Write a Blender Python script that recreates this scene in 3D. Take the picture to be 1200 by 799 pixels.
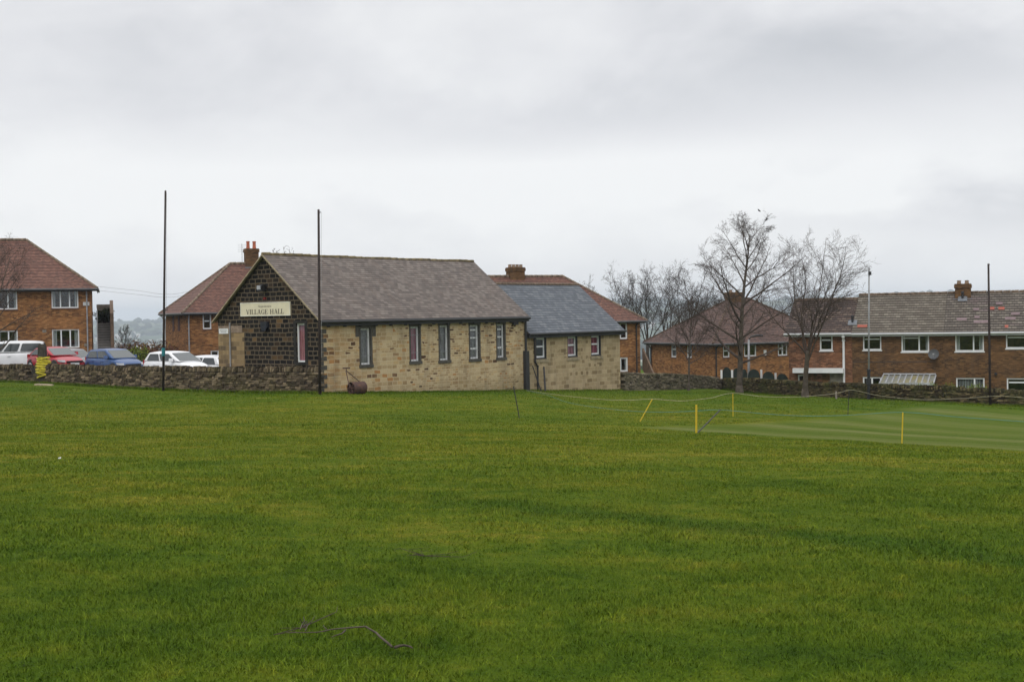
import bpy, bmesh, math, random
import numpy as np
from mathutils import Vector, Matrix
from math import radians as RD, sin, cos, pi, sqrt

sc = bpy.context.scene
for o in list(bpy.data.objects): bpy.data.objects.remove(o)
C = sc.collection
random.seed(7); rng = np.random.default_rng(11)

# ------------------------------------------------------------------ camera
EYE = Vector((0, 0, 1.65)); FPX = 1500.0
PITCH = math.atan(30.5/1500); ROLL = 0.0165
Fw = Vector((0, cos(PITCH), -sin(PITCH))); Up0 = Vector((0, sin(PITCH), cos(PITCH))); Rt0 = Vector((1, 0, 0))
Rt = Rt0*cos(ROLL) - Up0*sin(ROLL); Up = Up0*cos(ROLL) + Rt0*sin(ROLL)
cam = bpy.data.cameras.new('camera'); cam.lens = 45; cam.sensor_width = 36; cam.sensor_fit = 'HORIZONTAL'
cam.clip_start = 0.1; cam.clip_end = 30000
camo = bpy.data.objects.new('camera', cam); C.objects.link(camo)
camo.matrix_world = Matrix(((Rt.x, Up.x, -Fw.x, EYE.x), (Rt.y, Up.y, -Fw.y, EYE.y), (Rt.z, Up.z, -Fw.z, EYE.z), (0, 0, 0, 1)))
sc.camera = camo

# ------------------------------------------------------------------ world, sun, exposure
SUN_EL, SUN_AZ = RD(48), RD(200)           # azimuth clockwise from +Y: behind the viewer, a little to the left
w = bpy.data.worlds.new('World'); sc.world = w; w.use_nodes = True
nt = w.node_tree; nt.nodes.clear()
def WN(t, **k):
    n = nt.nodes.new(t)
    for a, b in k.items(): setattr(n, a, b)
    return n
sky = WN('ShaderNodeTexSky', sky_type='NISHITA', sun_disc=False, sun_elevation=SUN_EL, sun_rotation=SUN_AZ)
b1 = WN('ShaderNodeBackground'); b1.inputs[1].default_value = 0.08
nt.links.new(sky.outputs[0], b1.inputs[0])
tc = WN('ShaderNodeTexCoord')
sep = WN('ShaderNodeSeparateXYZ'); nt.links.new(tc.outputs['Generated'], sep.inputs[0])
# project the view direction on a flat cloud sheet: xy / (z + k)
def wm(op, a, b=None, c=None):
    n = WN('ShaderNodeMath', operation=op)
    for i, v in enumerate((a, b, c)):
        if v is None: continue
        if isinstance(v, (int, float)): n.inputs[i].default_value = v
        else: nt.links.new(v, n.inputs[i])
    return n.outputs[0]
zc = wm('MAXIMUM', sep.outputs[2], 0.0)
den = wm('ADD', zc, 0.20)
comb = WN('ShaderNodeCombineXYZ')
nt.links.new(wm('DIVIDE', sep.outputs[0], den), comb.inputs[0]); nt.links.new(wm('DIVIDE', sep.outputs[1], den), comb.inputs[1])
def wnoise(scale, detail, rough, loc, sx=1.0, sy=1.0):
    mp = WN('ShaderNodeMapping'); mp.inputs['Location'].default_value = loc; mp.inputs['Scale'].default_value = (sx, sy, 1)
    nt.links.new(comb.outputs[0], mp.inputs[0])
    n = WN('ShaderNodeTexNoise'); n.inputs['Scale'].default_value = scale; n.inputs['Detail'].default_value = detail
    n.inputs['Roughness'].default_value = rough; n.inputs['Distortion'].default_value = 0.35
    nt.links.new(mp.outputs[0], n.inputs[0]); return n.outputs[0]
n1 = wnoise(0.42, 4, 0.5, (3.1, 1.2, 0), 1.0, 1.15)
n2 = wnoise(1.25, 5, 0.5, (7.3, 2.9, 0), 0.8, 1.2)
az = wm('ARCTAN2', sep.outputs[0], sep.outputs[1])
cm2 = WN('ShaderNodeCombineXYZ'); nt.links.new(az, cm2.inputs[0]); nt.links.new(wm('MULTIPLY', sep.outputs[2], 2.1), cm2.inputs[1])
def dnoise(scale, detail, rough, dist):
    n = WN('ShaderNodeTexNoise'); n.inputs['Scale'].default_value = scale; n.inputs['Detail'].default_value = detail; n.inputs['Roughness'].default_value = rough; n.inputs['Distortion'].default_value = dist
    nt.links.new(cm2.outputs[0], n.inputs[0]); return n.outputs[0]
n3 = dnoise(4.2, 5, .52, .5); n4 = dnoise(13, 5, .55, .3)
n2 = wm('ADD', wm('MULTIPLY', n3, .75), wm('MULTIPLY', n4, .25))
azw = wm('ADD', az, wm('MULTIPLY', wm('SUBTRACT', n1, .5), .35)); elw = wm('ADD', sep.outputs[2], wm('MULTIPLY', wm('SUBTRACT', n2, .5), .12))
def mass(a0, e0, ra, re, amp):          # one soft bank of cloud
    da = wm('DIVIDE', wm('SUBTRACT', azw, a0), ra); de = wm('DIVIDE', wm('SUBTRACT', elw, e0), re)
    return wm('MULTIPLY', wm('EXPONENT', wm('MULTIPLY', wm('ADD', wm('MULTIPLY', da, da), wm('MULTIPLY', de, de)), -1)), amp)
mixv = wm('ADD', wm('MULTIPLY', wm('SUBTRACT', n1, .5), .35), wm('ADD', wm('MULTIPLY', n2, .52), .305))
for a_ in ((.30, .185, .22, .042, -.17), (.02, .150, .15, .024, -.10), (.36, .068, .11, .014, -.10), (-.30, .19, .10, .03, -.03), (.12, .105, .30, .022, .09), (-.25, .10, .18, .022, .06), (-.28, .03, .2, .02, -.03)): mixv = wm('ADD', mixv, mass(*a_))
cr = WN('ShaderNodeValToRGB'); nt.links.new(mixv, cr.inputs[0])
e = cr.color_ramp.elements
e[0].position = 0.32; e[0].color = (0.56, 0.575, 0.605, 1)
e[1].position = 0.62; e[1].color = (0.86, 0.865, 0.87, 1)
m = cr.color_ramp.elements.new(0.48); m.color = (0.73, 0.735, 0.757, 1)
# the cloud sheet is duller overhead, and brighter towards the low band of sky
g1 = WN('ShaderNodeMapRange'); nt.links.new(zc, g1.inputs[0])
g1.inputs[1].default_value = 0.0; g1.inputs[2].default_value = 0.30; g1.inputs[3].default_value = 1.0; g1.inputs[4].default_value = 0.92
g2 = WN('ShaderNodeMapRange'); nt.links.new(zc, g2.inputs[0])       # an overcast sky is brightest overhead
g2.inputs[1].default_value = 0.26; g2.inputs[2].default_value = 0.85; g2.inputs[3].default_value = 1.0; g2.inputs[4].default_value = 1.95
vm = WN('ShaderNodeVectorMath', operation='SCALE'); nt.links.new(cr.outputs[0], vm.inputs[0]); nt.links.new(wm('MULTIPLY', g1.outputs[0], g2.outputs[0]), vm.inputs['Scale'])
b2 = WN('ShaderNodeBackground'); b2.inputs[1].default_value = 1.17
nt.links.new(vm.outputs[0], b2.inputs[0])
mx = WN('ShaderNodeMixShader'); mx.inputs[0].default_value = 0.94
nt.links.new(b1.outputs[0], mx.inputs[1]); nt.links.new(b2.outputs[0], mx.inputs[2])
wo = WN('ShaderNodeOutputWorld'); nt.links.new(mx.outputs[0], wo.inputs[0])
sl = bpy.data.lights.new('sun', 'SUN'); sl.energy = 1.15; sl.angle = RD(20); sl.color = (1, 0.96, 0.9)
so = bpy.data.objects.new('sun', sl); C.objects.link(so)
sd = Vector((sin(SUN_AZ)*cos(SUN_EL), cos(SUN_AZ)*cos(SUN_EL), sin(SUN_EL)))
so.rotation_euler = sd.to_track_quat('Z', 'Y').to_euler(); so.location = (0, -30, 60)
sc.view_settings.view_transform = 'Standard'; sc.view_settings.look = 'None'
sc.view_settings.exposure = 0.0; sc.view_settings.gamma = 1.0
sc.render.engine = 'CYCLES'

# ------------------------------------------------------------------ projection helpers (1200 x 799 photograph pixels)
def ray(px, py):
    d = Fw + Rt*((px-600)/FPX) + Up*(-(py-399.5)/FPX)
    return d
def W(px, py, Y):
    d = ray(px, py); return EYE + d*(Y/d.y)

# ------------------------------------------------------------------ terrain height (thin plate spline through surveyed points)
ctrl = []
for px, py, Y in ((376,461.3,55.7),(470,460,60),(540,459.3,62.9),(617,458.3,66.4),(670,458,69.6),(728,457.6,72.8),(785,456.8,77),(843,456.5,81.5),(885,461.5,78),
                  (930,466,74.6),(975,468.5,72),(1018,469.8,69.7),(1080,472.5,67),(1140,475,65),(1200,477.6,63.6),(1290,482,60),
                  (0,447.5,72.8),(60,449.7,69.3),(100,452,67.4),(191,457,63),(290,460.5,58.7),(-120,441,80)):
    p = W(px, py, Y); ctrl.append((p.x, p.y, p.z))
ctrl += [(0,0,0),(0,6,-.02),(-12,0,.2),(12,0,-.2),(-30,-30,1.5),(30,-30,.2),(-40,10,.6),(40,10,-1.5),(0,-40,.6),(-6,28,-.82),(10,28,-1.35),(0,42,-1.7),(16,45,-2.55),(-18,45,-1.5),
         (-30,82,-2.2),(-20,78,-2.2),(-40,90,-2.2),(-16,72,-2.2),(-22,95,-2.8),(18,92,-5.2),(30,90,-5.3),(30,75,-5.0),(20,84,-5.2),(8,100,-4.6),(15,110,-5.3),(0,90,-3.8),(-10,80,-2.8),(45,60,-4.5)]
ctrl = np.array(ctrl); S = 30.0
def U(r2):
    return np.where(r2 > 1e-12, 0.5*r2*np.log(np.maximum(r2, 1e-12)), 0)
TP = ctrl[:, :2]/S; P = TP; n = len(P)
K = U(((P[:, None]-P[None])**2).sum(-1)) + np.eye(n)*0.002
A = np.zeros((n+3, n+3)); A[:n, :n] = K; A[:n, n] = 1; A[:n, n+1:] = P; A[n, :n] = 1; A[n+1:, :n] = P.T
sol = np.linalg.solve(A, np.concatenate([ctrl[:, 2], [0, 0, 0]])); TN_ = len(TP)
def tps(X, Y):
    Q = np.stack([np.ravel(X), np.ravel(Y)], 1)/S; out = np.zeros(len(Q))
    for i in range(0, len(Q), 20000):
        q = Q[i:i+20000]
        out[i:i+20000] = U(((q[:, None]-TP[None])**2).sum(-1))@sol[:TN_] + sol[TN_] + q@sol[TN_+1:]
    return out.reshape(np.shape(X))
def sstep(a, b, x):
    t = np.clip((x-a)/(b-a), 0, 1); return t*t*(3-2*t)
def height(X, Y):
    X = np.asarray(X, float); Y = np.asarray(Y, float)
    R = np.sqrt(X*X+Y*Y)
    near = np.clip(tps(X, Y), -7, 3)
    near = near + 0.012*np.sin(X*1.9+Y*.7)*np.sin(Y*1.3-X*.4)
    th = np.arctan2(X, Y)                        # 0 straight ahead, + to the right
    el = 2 + 50*sstep(-.15, .10, th) - 12*sstep(.25, .45, th)
    ridge1 = -72 + (72+el+7*np.sin(th*23)+4*np.sin(th*61+1))*sstep(2800, 5600, R)
    bump = 12*np.sin(X/310.+1)*np.sin(Y/260.) + 6*np.sin(X/120.)*np.sin(Y/97.+2)
    far = ridge1 + 1.3*bump*sstep(300, 1200, R)*(1-sstep(4600, 5600, R))
    far = far - 60*sstep(6000, 8600, R)
    mid = -5 - 67*sstep(130, 900, R)
    far = np.where(R < 900, mid + bump*sstep(300, 1200, R), far)
    t = sstep(95, 150, R)
    return near*(1-t) + far*t
def H(x, y): return float(height(np.array([x]), np.array([y]))[0])
def G(px, py):
    """the point of the ground seen at a photograph pixel"""
    d = ray(px, py); t = 2.0
    for i in range(4000):
        p = EYE + d*t
        if p.z < H(p.x, p.y): break
        t += 0.25 if t < 130 else 5
    lo, hi = t-.25, t
    for i in range(20):
        mid = (lo+hi)/2; p = EYE + d*mid
        if p.z < H(p.x, p.y): hi = mid
        else: lo = mid
    p = EYE + d*hi; return Vector((p.x, p.y, H(p.x, p.y)))

# ------------------------------------------------------------------ material helpers
class NT:
    def __init__(s, name):
        s.m = bpy.data.materials.new(name); s.m.use_nodes = True; s.t = s.m.node_tree; s.t.nodes.clear()
        s.out = s.t.nodes.new('ShaderNodeOutputMaterial')
        s.b = s.t.nodes.new('ShaderNodeBsdfPrincipled'); s.t.links.new(s.b.outputs[0], s.out.inputs[0])
    def n(s, t, ins=None, **k):
        nd = s.t.nodes.new(t)
        for a, b in k.items(): setattr(nd, a, b)
        for a, b in (ins or {}).items(): s.set(nd.inputs[a], b)
        return nd
    def set(s, sock, v):
        if isinstance(v, bpy.types.NodeSocket): s.t.links.new(v, sock)
        else:
            if isinstance(v, tuple) and len(v) == 3 and sock.type == 'RGBA': v = v+(1,)
            sock.default_value = v
    def uv(s): return s.n('ShaderNodeUVMap', uv_map='UVMap').outputs[0]
    def obj(s): return s.n('ShaderNodeTexCoord').outputs['Object']
    def pos(s): return s.n('ShaderNodeNewGeometry').outputs['Position']
    def map(s, v, sc=(1, 1, 1), loc=(0, 0, 0)): return s.n('ShaderNodeMapping', {'Vector': v, 'Scale': sc, 'Location': loc}).outputs[0]
    def noise(s, v, scale, detail=3, rough=.55, dist=0): return s.n('ShaderNodeTexNoise', {'Vector': v, 'Scale': scale, 'Detail': detail, 'Roughness': rough, 'Distortion': dist}).outputs[0]
    def math(s, op, a, b=0.0): return s.n('ShaderNodeMath', {0: a, 1: b}, operation=op).outputs[0]
    def ramp(s, f, stops, interp='LINEAR'):
        nd = s.n('ShaderNodeValToRGB', {0: f}); r = nd.color_ramp; r.interpolation = interp
        while len(r.elements) < len(stops): r.elements.new(.5)
        for e, (p, c) in zip(r.elements, stops):
            e.position = p; e.color = (c if isinstance(c, tuple) else (c, c, c))+(1,)
        return nd.outputs[0]
    def mix(s, f, a, b, mode='MIX'):
        nd = s.n('ShaderNodeMix', data_type='RGBA', blend_type=mode)
        s.set(nd.inputs[0], f); s.set(nd.inputs[6], a); s.set(nd.inputs[7], b); return nd.outputs[2]
    def rng(s, v, a, b, c=0., d=1.): return s.n('ShaderNodeMapRange', {0: v, 1: a, 2: b, 3: c, 4: d}).outputs[0]
    def bump(s, h, strength=.5, dist=.02):
        s.set(s.b.inputs['Normal'], s.n('ShaderNodeBump', {'Height': h, 'Strength': strength, 'Distance': dist}).outputs[0])
    def fin(s, col=None, rough=.8, spec=.3, metal=0.):
        if col is not None: s.set(s.b.inputs['Base Color'], col)
        s.set(s.b.inputs['Roughness'], rough); s.b.inputs['Specular IOR Level'].default_value = spec
        s.b.inputs['Metallic'].default_value = metal; return s.m

def plain(name, col, rough=.6, spec=.3, metal=0., var=.25, scale=3.):
    t = NT(name); f = t.noise(t.obj(), scale, 4)
    c = t.mix(t.rng(f, .3, .7), tuple(x*(1-var) for x in col), tuple(min(1, x*(1+var)) for x in col))
    t.bump(t.noise(t.obj(), scale*12, 2), .15, .01)
    return t.fin(c, rough, spec, metal)

def masonry(name, bw, bh, joint, stops, mortar, distort=.02, patch=None, rough=.9, streak=.35, bumpd=.02, squash=1., vdist=0.0, jcontrast=1.0, alt=None):
    t = NT(name); uv = t.uv()
    dn = t.n('ShaderNodeTexNoise', {'Vector': uv, 'Scale': 2.2/bw*.35, 'Detail': 2.}).outputs[1]
    d = t.n('ShaderNodeVectorMath', {0: dn, 1: (.5, .5, .5)}, operation='SUBTRACT').outputs[0]
    d = t.n('ShaderNodeVectorMath', {0: d, 'Scale': distort*2}, operation='SCALE').outputs[0]
    v = t.n('ShaderNodeVectorMath', {0: uv, 1: d}, operation='ADD').outputs[0]
    br = t.n('ShaderNodeTexBrick', {'Vector': v, 'Color1': (0, 0, 0), 'Color2': (1, 1, 1), 'Mortar': (.5, .5, .5), 'Scale': 1., 'Mortar Size': joint,
                                    'Mortar Smooth': .35, 'Bias': 0., 'Brick Width': bw, 'Row Height': bh}, offset=.5, squash=squash, squash_frequency=3)
    val = t.n('ShaderNodeRGBToBW', {0: br.outputs[0]}).outputs[0]; jf = br.outputs[1]
    if alt:
        b2_ = t.n('ShaderNodeTexBrick', {'Vector': v, 'Color1': (0, 0, 0), 'Color2': (1, 1, 1), 'Mortar': (.5, .5, .5), 'Scale': 1., 'Mortar Size': joint*1.15,
                                    'Mortar Smooth': .35, 'Bias': 0., 'Brick Width': alt[0], 'Row Height': alt[1]}, offset=.42, squash=.8, squash_frequency=2)
        sxx = t.n('ShaderNodeSeparateXYZ', {0: uv})
        mk = t.math('ADD', t.noise(t.map(uv, (.5, 1.4, 1)), .55, 2, .5), t.rng(sxx.outputs[0], 1., 5.5, alt[2], 0))
        mk = t.rng(mk, .555, .56)
        val = t.math('ADD', t.math('MULTIPLY', val, t.math('SUBTRACT', 1., mk)), t.math('MULTIPLY', t.n('ShaderNodeRGBToBW', {0: b2_.outputs[0]}).outputs[0], mk))
        jf = t.math('ADD', t.math('MULTIPLY', jf, t.math('SUBTRACT', 1., mk)), t.math('MULTIPLY', b2_.outputs[1], mk))
    big = t.noise(uv, .35, 3, .6)
    val = t.math('ADD', val, t.math('MULTIPLY', t.math('SUBTRACT', big, .5), streak))
    col = t.ramp(val, stops)
    fine = t.noise(uv, 14, 4, .7)
    col = t.mix(.28, col, t.ramp(fine, [(.25, (.25, .22, .2)), (.75, (1., .97, .92))]), 'MULTIPLY')
    col = t.mix(t.math('MULTIPLY', jf, jcontrast), col, mortar)
    st = t.noise(t.map(uv, (1.4, .25, 1)), 1.2, 4, .6)
    col = t.mix(t.rng(st, .5, .75, 0, .42), col, (.05, .045, .04))
    if patch:
        col = patch(t, uv, col, br)
    t.bump(t.math('SUBTRACT', t.math('MULTIPLY', fine, .6), br.outputs[1]), .6, bumpd)
    return t.fin(col, rough, .2)

M = {}
M['gable_stone'] = masonry('sooty_blocks', .42, .205, .026, [(0, (.006, .005, .005)), (.5, (.010, .008, .007)), (.80, (.022, .016, .011)), (.92, (.055, .034, .018)), (1, (.15, .09, .04))], (.118, .091, .060), .04, streak=.35, squash=.75)
def hallpatch(t, uv, col, br):
    sx = t.n('ShaderNodeSeparateXYZ', {0: uv})
    f = t.rng(t.math('ADD', sx.outputs[0], t.math('MULTIPLY', t.noise(uv, .8, 2), 4)), 2.6, 6.0, .7, 0)
    orange = t.mix(.5, col, (.42, .21, .065))
    f = t.math('MULTIPLY', f, t.rng(t.noise(t.map(uv, (1, 2.5, 1)), 1.5, 2), .42, .6))
    col = t.mix(f, col, orange)
    # damp green foot of the wall
    g = t.rng(t.math('ADD', sx.outputs[1], t.math('MULTIPLY', t.noise(uv, 2, 3), .6)), -1.9, -1.1, .45, 0)
    return t.mix(g, col, (.13, .115, .045))
M['hall_stone'] = masonry('honey_stone', .30, .115, .016, [(0, (.09, .05, .03)), (.05, (.17, .10, .055)), (.11, (.36, .25, .13)), (.45, (.44, .335, .19)), (.75, (.54, .43, .27)), (.92, (.50, .36, .18)), (1, (.42, .22, .085))], (.50, .41, .27), .045, patch=hallpatch, streak=.35, squash=.7, jcontrast=.85, alt=(.40, .19, .2))
M['annex_stone'] = masonry('tan_blocks', .46, .215, .012, [(0, (.20, .145, .08)), (.10, (.27, .20, .11)), (.35, (.37, .29, .17)), (.8, (.43, .335, .205)), (1, (.48, .38, .24))], (.50, .415, .27), .03, streak=.25, jcontrast=.7, alt=(.30, .215, 0))
M['infill'] = masonry('smooth_infill', .42, .205, .012, [(0, (.11, .08, .05)), (.3, (.22, .155, .085)), (1, (.33, .235, .125))], (.24, .18, .11), .03, streak=.9)
def housebrick(name, stops, mortar):
    def pt(t, uv, col, br):
        s2 = t.noise(t.map(uv, (.9, 5, 1)), 1.6, 5, .7)
        col = t.mix(t.rng(s2, .42, .72, 0, .65), col, tuple(c*.42 for c in stops[2][1]))
        s3 = t.noise(t.map(uv, (.5, 1.6, 1), (5, 3, 0)), .8, 3, .6)
        return t.mix(t.rng(s3, .5, .7, 0, .5), col, tuple(min(1, c*1.25) for c in stops[-2][1]))
    return masonry(name, .225, .078, .008, stops, mortar, .01, patch=pt, streak=.3, jcontrast=.6)
M['brick'] = housebrick('orange_brick', [(0, (.08, .038, .02)), (.25, (.17, .075, .030)), (.55, (.27, .122, .044)), (.8, (.34, .16, .058)), (1, (.42, .23, .095))], (.24, .145, .08))
M['brick_dark'] = housebrick('brown_brick', [(0, (.055, .032, .017)), (.25, (.098, .052, .024)), (.55, (.138, .073, .031)), (.8, (.172, .092, .038)), (1, (.21, .12, .052))], (.13, .088, .052))
M['brick_red'] = housebrick('red_brick', [(0, (.06, .028, .018)), (.25, (.13, .058, .030)), (.55, (.19, .084, .042)), (.8, (.245, .112, .058)), (1, (.32, .165, .095))], (.20, .13, .09))

def roofing(name, bw, bh, stops, mottle, lich=(.35, .33, .26), lamt=.3, patchcol=None, big=.5, joint=.006, jk=.75):
    t = NT(name); uv = t.uv()
    br = t.n('ShaderNodeTexBrick', {'Vector': uv, 'Color1': (0, 0, 0), 'Color2': (1, 1, 1), 'Mortar': (.5, .5, .5), 'Scale': 1., 'Mortar Size': joint,
                                    'Mortar Smooth': .2, 'Bias': 0., 'Brick Width': bw, 'Row Height': bh}, offset=.5)
    val = t.n('ShaderNodeRGBToBW', {0: br.outputs[0]}).outputs[0]
    bg = t.noise(uv, .45, 4, .65)
    val = t.math('ADD', val, t.math('MULTIPLY', t.math('SUBTRACT', bg, .5), big*2))
    col = t.ramp(val, stops)
    col = t.mix(t.rng(t.noise(t.map(uv, (2, .5, 1)), 1.1, 4, .7), .5, .75, 0, .5), col, mottle)
    col = t.mix(t.rng(t.noise(uv, 3.3, 6, .75), .62, .74, 0, lamt), col, lich)
    if patchcol: col = t.mix(t.rng(t.noise(t.map(uv, (.4, 1, 1), (3, 1, 0)), .9, 2), .58, .66, 0, .75), col, patchcol)
    col = t.mix(t.math('MULTIPLY', br.outputs[1], jk), col, tuple(c*.3 for c in stops[0][1]))
    t.bump(t.math('SUBTRACT', t.math('MULTIPLY', val, .8), br.outputs[1]), .5, .015)
    return t.fin(col, .75, .35)
M['stone_slate'] = roofing('stone_slate', .24, .165, [(0, (.088, .072, .064)), (.35, (.112, .093, .083)), (.65, (.134, .111, .098)), (1, (.175, .148, .130))], (.128, .088, .068), (.25, .235, .20), .25, jk=.4)
M['new_slate'] = roofing('blue_slate', .26, .2, [(0, (.075, .085, .10)), (.5, (.098, .11, .128)), (1, (.14, .15, .165))], (.10, .115, .13), (.2, .2, .2), .08, big=.25)
M['red_tile'] = roofing('red_tile', .17, .11, [(0, (.080, .037, .028)), (.4, (.112, .050, .036)), (.7, (.138, .063, .044)), (1, (.175, .085, .058))], (.075, .048, .038), (.19, .15, .10), .3)
M['old_red_tile'] = roofing('weathered_red_tile', .17, .11, [(0, (.05, .029, .023)), (.4, (.075, .042, .033)), (.7, (.098, .054, .042)), (1, (.13, .074, .056))], (.065, .05, .045), (.17, .14, .10), .3)
M['concrete_tile'] = roofing('concrete_tile', .30, .30, [(0, (.085, .070, .053)), (.3, (.100, .084, .065)), (.6, (.120, .102, .079)), (.85, (.140, .120, .094)), (1, (.168, .147, .115))], (.075, .055, .043), (.22, .195, .15), .45, joint=.012)
M['concrete_tile2'] = roofing('patched_concrete_tile', .30, .30, [(0, (.072, .059, .048)), (.3, (.090, .075, .060)), (.6, (.112, .094, .076)), (.85, (.134, .115, .092)), (1, (.162, .142, .114))], (.075, .055, .045), (.22, .195, .15), .4, patchcol=(.125, .092, .09), joint=.02)
M['brown_tile'] = roofing('brown_tile', .30, .30, [(0, (.035, .022, .018)), (.4, (.055, .035, .028)), (.7, (.085, .055, .042)), (1, (.13, .095, .07))], (.05, .03, .025), (.22, .19, .14), .3, joint=.02)

M['white'] = plain('white_upvc', (.66, .67, .68), .35, .4, var=.06)
M['black'] = plain('black_paint', (.018, .018, .02), .45, .4, var=.3)
M['darkpipe'] = plain('black_iron', (.022, .022, .024), .5, .4)
M['surround'] = plain('dark_grey_stone', (.075, .07, .06), .85, .2, var=.35, scale=6)
M['pale_stone'] = plain('pale_coping', (.27, .225, .15), .85, .2, var=.3, scale=5)
M['greystone'] = plain('grey_stone', (.2, .18, .15), .9, .2, var=.35, scale=4)
M['grey'] = plain('grey_plastic', (.25, .25, .26), .5)
M['lead'] = plain('lead', (.13, .14, .155), .6, .3)
M['galv'] = plain('galvanised', (.22, .225, .23), .45, .4, .3, var=.15)
M['timber_dark'] = plain('weathered_pole', (.035, .026, .024), .8, .2, var=.35)
M['pot'] = plain('terracotta', (.38, .11, .06), .8)
M['potgrey'] = plain('buff_pot', (.22, .15, .10), .8)
M['interior'] = plain('dark_room', (.04, .04, .045), .9)
M['bark'] = plain('bark', (.072, .059, .046), .9, .15, var=.45, scale=5)
M['bark2'] = plain('twig_bark', (.066, .050, .041), .9, .15, var=.3, scale=5)
M['bark_far'] = plain('far_bark', (.050, .041, .034), .9, .15, var=.3, scale=2)
M['yellow'] = plain('yellow_plastic', (.50, .35, .015), .5, .4, var=.1)
M['hose'] = plain('yellow_hose', (.50, .42, .03), .55, .35, var=.3, scale=8)
M['rope'] = plain('cream_rope', (.33, .30, .21), .9)
M['blue_rope'] = plain('blue_rope', (.07, .24, .26), .8)
M['cloth_white'] = plain('net_curtain', (.62, .62, .62), .9, var=.1, scale=12)
M['fascia'] = plain('white_fascia', (.46, .47, .48), .5, .35, var=.06)
M['asphalt'] = plain('asphalt', (.05, .05, .052), .9, .2, var=.2, scale=2)
M['wood_grey'] = plain('grey_timber', (.22, .19, .16), .85, .2, var=.3)
M['green_board'] = plain('dark_green_board', (.018, .026, .022), .8, .2, var=.3)
M['bird'] = plain('bird_black', (.02, .02, .022), .6)
M['tyre'] = plain('tyre', (.02, .02, .02), .8)
M['rim'] = plain('alloy', (.4, .4, .42), .3, .5, .8)
M['cream_sign'] = plain('cream_board', (.62, .57, .42), .5, .3, var=.05)
M['ink'] = plain('sign_ink', (.05, .04, .04), .6, var=.05)
M['red'] = plain('red_plastic', (.22, .015, .015), .4)
M['bluebox'] = plain('navy_box', (.012, .014, .022), .5)
M['teal'] = plain('teal_tape', (.02, .17, .2), .6)
t = NT('rust'); M['rust'] = t.fin(t.ramp(t.noise(t.obj(), 5, 5, .7), [(.3, (.045, .028, .026)), (.55, (.085, .05, .042)), (.75, (.17, .075, .04))]), .85, .2)
t = NT('curtain_red'); wv = t.n('ShaderNodeTexWave', {'Vector': t.obj(), 'Scale': 3.2, 'Distortion': 1.5})
M['curtain_red'] = t.fin(t.mix(wv.outputs[1], (.26, .045, .075), (.60, .24, .30)), .9)
t = NT('curtain_pale'); wv = t.n('ShaderNodeTexWave', {'Vector': t.obj(), 'Scale': 3., 'Distortion': 1.5})
M['curtain_pale'] = t.fin(t.mix(wv.outputs[1], (.28, .28, .27), (.55, .55, .53)), .9)
def glass(name, refl, tint):
    t = NT(name); t.t.nodes.remove(t.b)
    tr = t.n('ShaderNodeBsdfTransparent', {0: tint}); gl = t.n('ShaderNodeBsdfGlossy', {'Color': (1, 1, 1), 'Roughness': .03})
    fr = t.n('ShaderNodeLayerWeight', {'Blend': .5}); f = t.math('ADD', t.math('MULTIPLY', t.math('POWER', fr.outputs['Facing'], 4.), .85), refl)
    mxs = t.n('ShaderNodeMixShader', {0: f}); t.t.links.new(tr.outputs[0], mxs.inputs[1]); t.t.links.new(gl.outputs[0], mxs.inputs[2])
    t.t.links.new(mxs.outputs[0], t.out.inputs[0]); return t.m
M['glass'] = glass('window_glass', .045, (.85, .87, .88))
t = NT('car_glass'); M['carglass'] = t.fin((.035, .042, .045), .06, .8)
t = NT('car_glass_front'); M['carscreen'] = t.fin((.05, .06, .06), .12, .7)
def paint(name, col):
    t = NT(name); t.b.inputs['Coat Weight'].default_value = .35; t.b.inputs['Coat Roughness'].default_value = .06
    c = t.mix(t.rng(t.noise(t.obj(), 2, 3), .3, .7), tuple(x*.88 for x in col), col)
    return t.fin(c, .35, .4)
M['car_red'] = paint('red_car_paint', (.36, .008, .02)); M['car_blue'] = paint('blue_car_paint', (.02, .065, .19))
M['car_white'] = paint('white_car_paint', (.72, .73, .75)); M['car_silver'] = paint('silver_car_paint', (.35, .36, .38))
M['lamp_clear'] = plain('headlamp', (.30, .31, .33), .15, .6, var=.1)
M['lamp_red'] = plain('tail_lamp', (.3, .01, .01), .25, .6, var=.1)

# dry stone: colour per stone from a vertex attribute
def drystone(name, stops, moss, mossamt):
    t = NT(name); a = t.n('ShaderNodeAttribute', attribute_name='rnd').outputs['Fac']
    col = t.ramp(a, stops)
    col = t.mix(.5, col, t.ramp(t.noise(t.obj(), 9, 5, .7), [(.3, (.3, .3, .3)), (.7, (1, 1, 1))]), 'MULTIPLY')
    col = t.mix(t.rng(t.noise(t.obj(), 1.1, 5, .7), .45, .65, 0, mossamt), col, moss)
    t.bump(t.noise(t.obj(), 14, 4), .6, .03)
    return t.fin(col, .95, .15)
M['drystone'] = drystone('dry_stone', [(0, (.040, .030, .021)), (.4, (.085, .064, .043)), (.75, (.15, .115, .075)), (1, (.26, .20, .13))], (.085, .078, .028), .4)
M['drystone_moss'] = drystone('mossy_dry_stone', [(0, (.026, .020, .012)), (.4, (.052, .040, .022)), (.75, (.092, .072, .038)), (1, (.19, .15, .075))], (.060, .066, .018), .7)
M['drystone_mid'] = drystone('tan_dry_stone', [(0, (.07, .06, .04)), (.4, (.12, .10, .07)), (.75, (.17, .145, .10)), (1, (.25, .21, .15))], (.085, .085, .04), .5)
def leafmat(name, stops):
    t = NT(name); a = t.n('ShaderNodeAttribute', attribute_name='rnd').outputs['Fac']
    return t.fin(t.ramp(a, stops), .7, .2)
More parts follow.
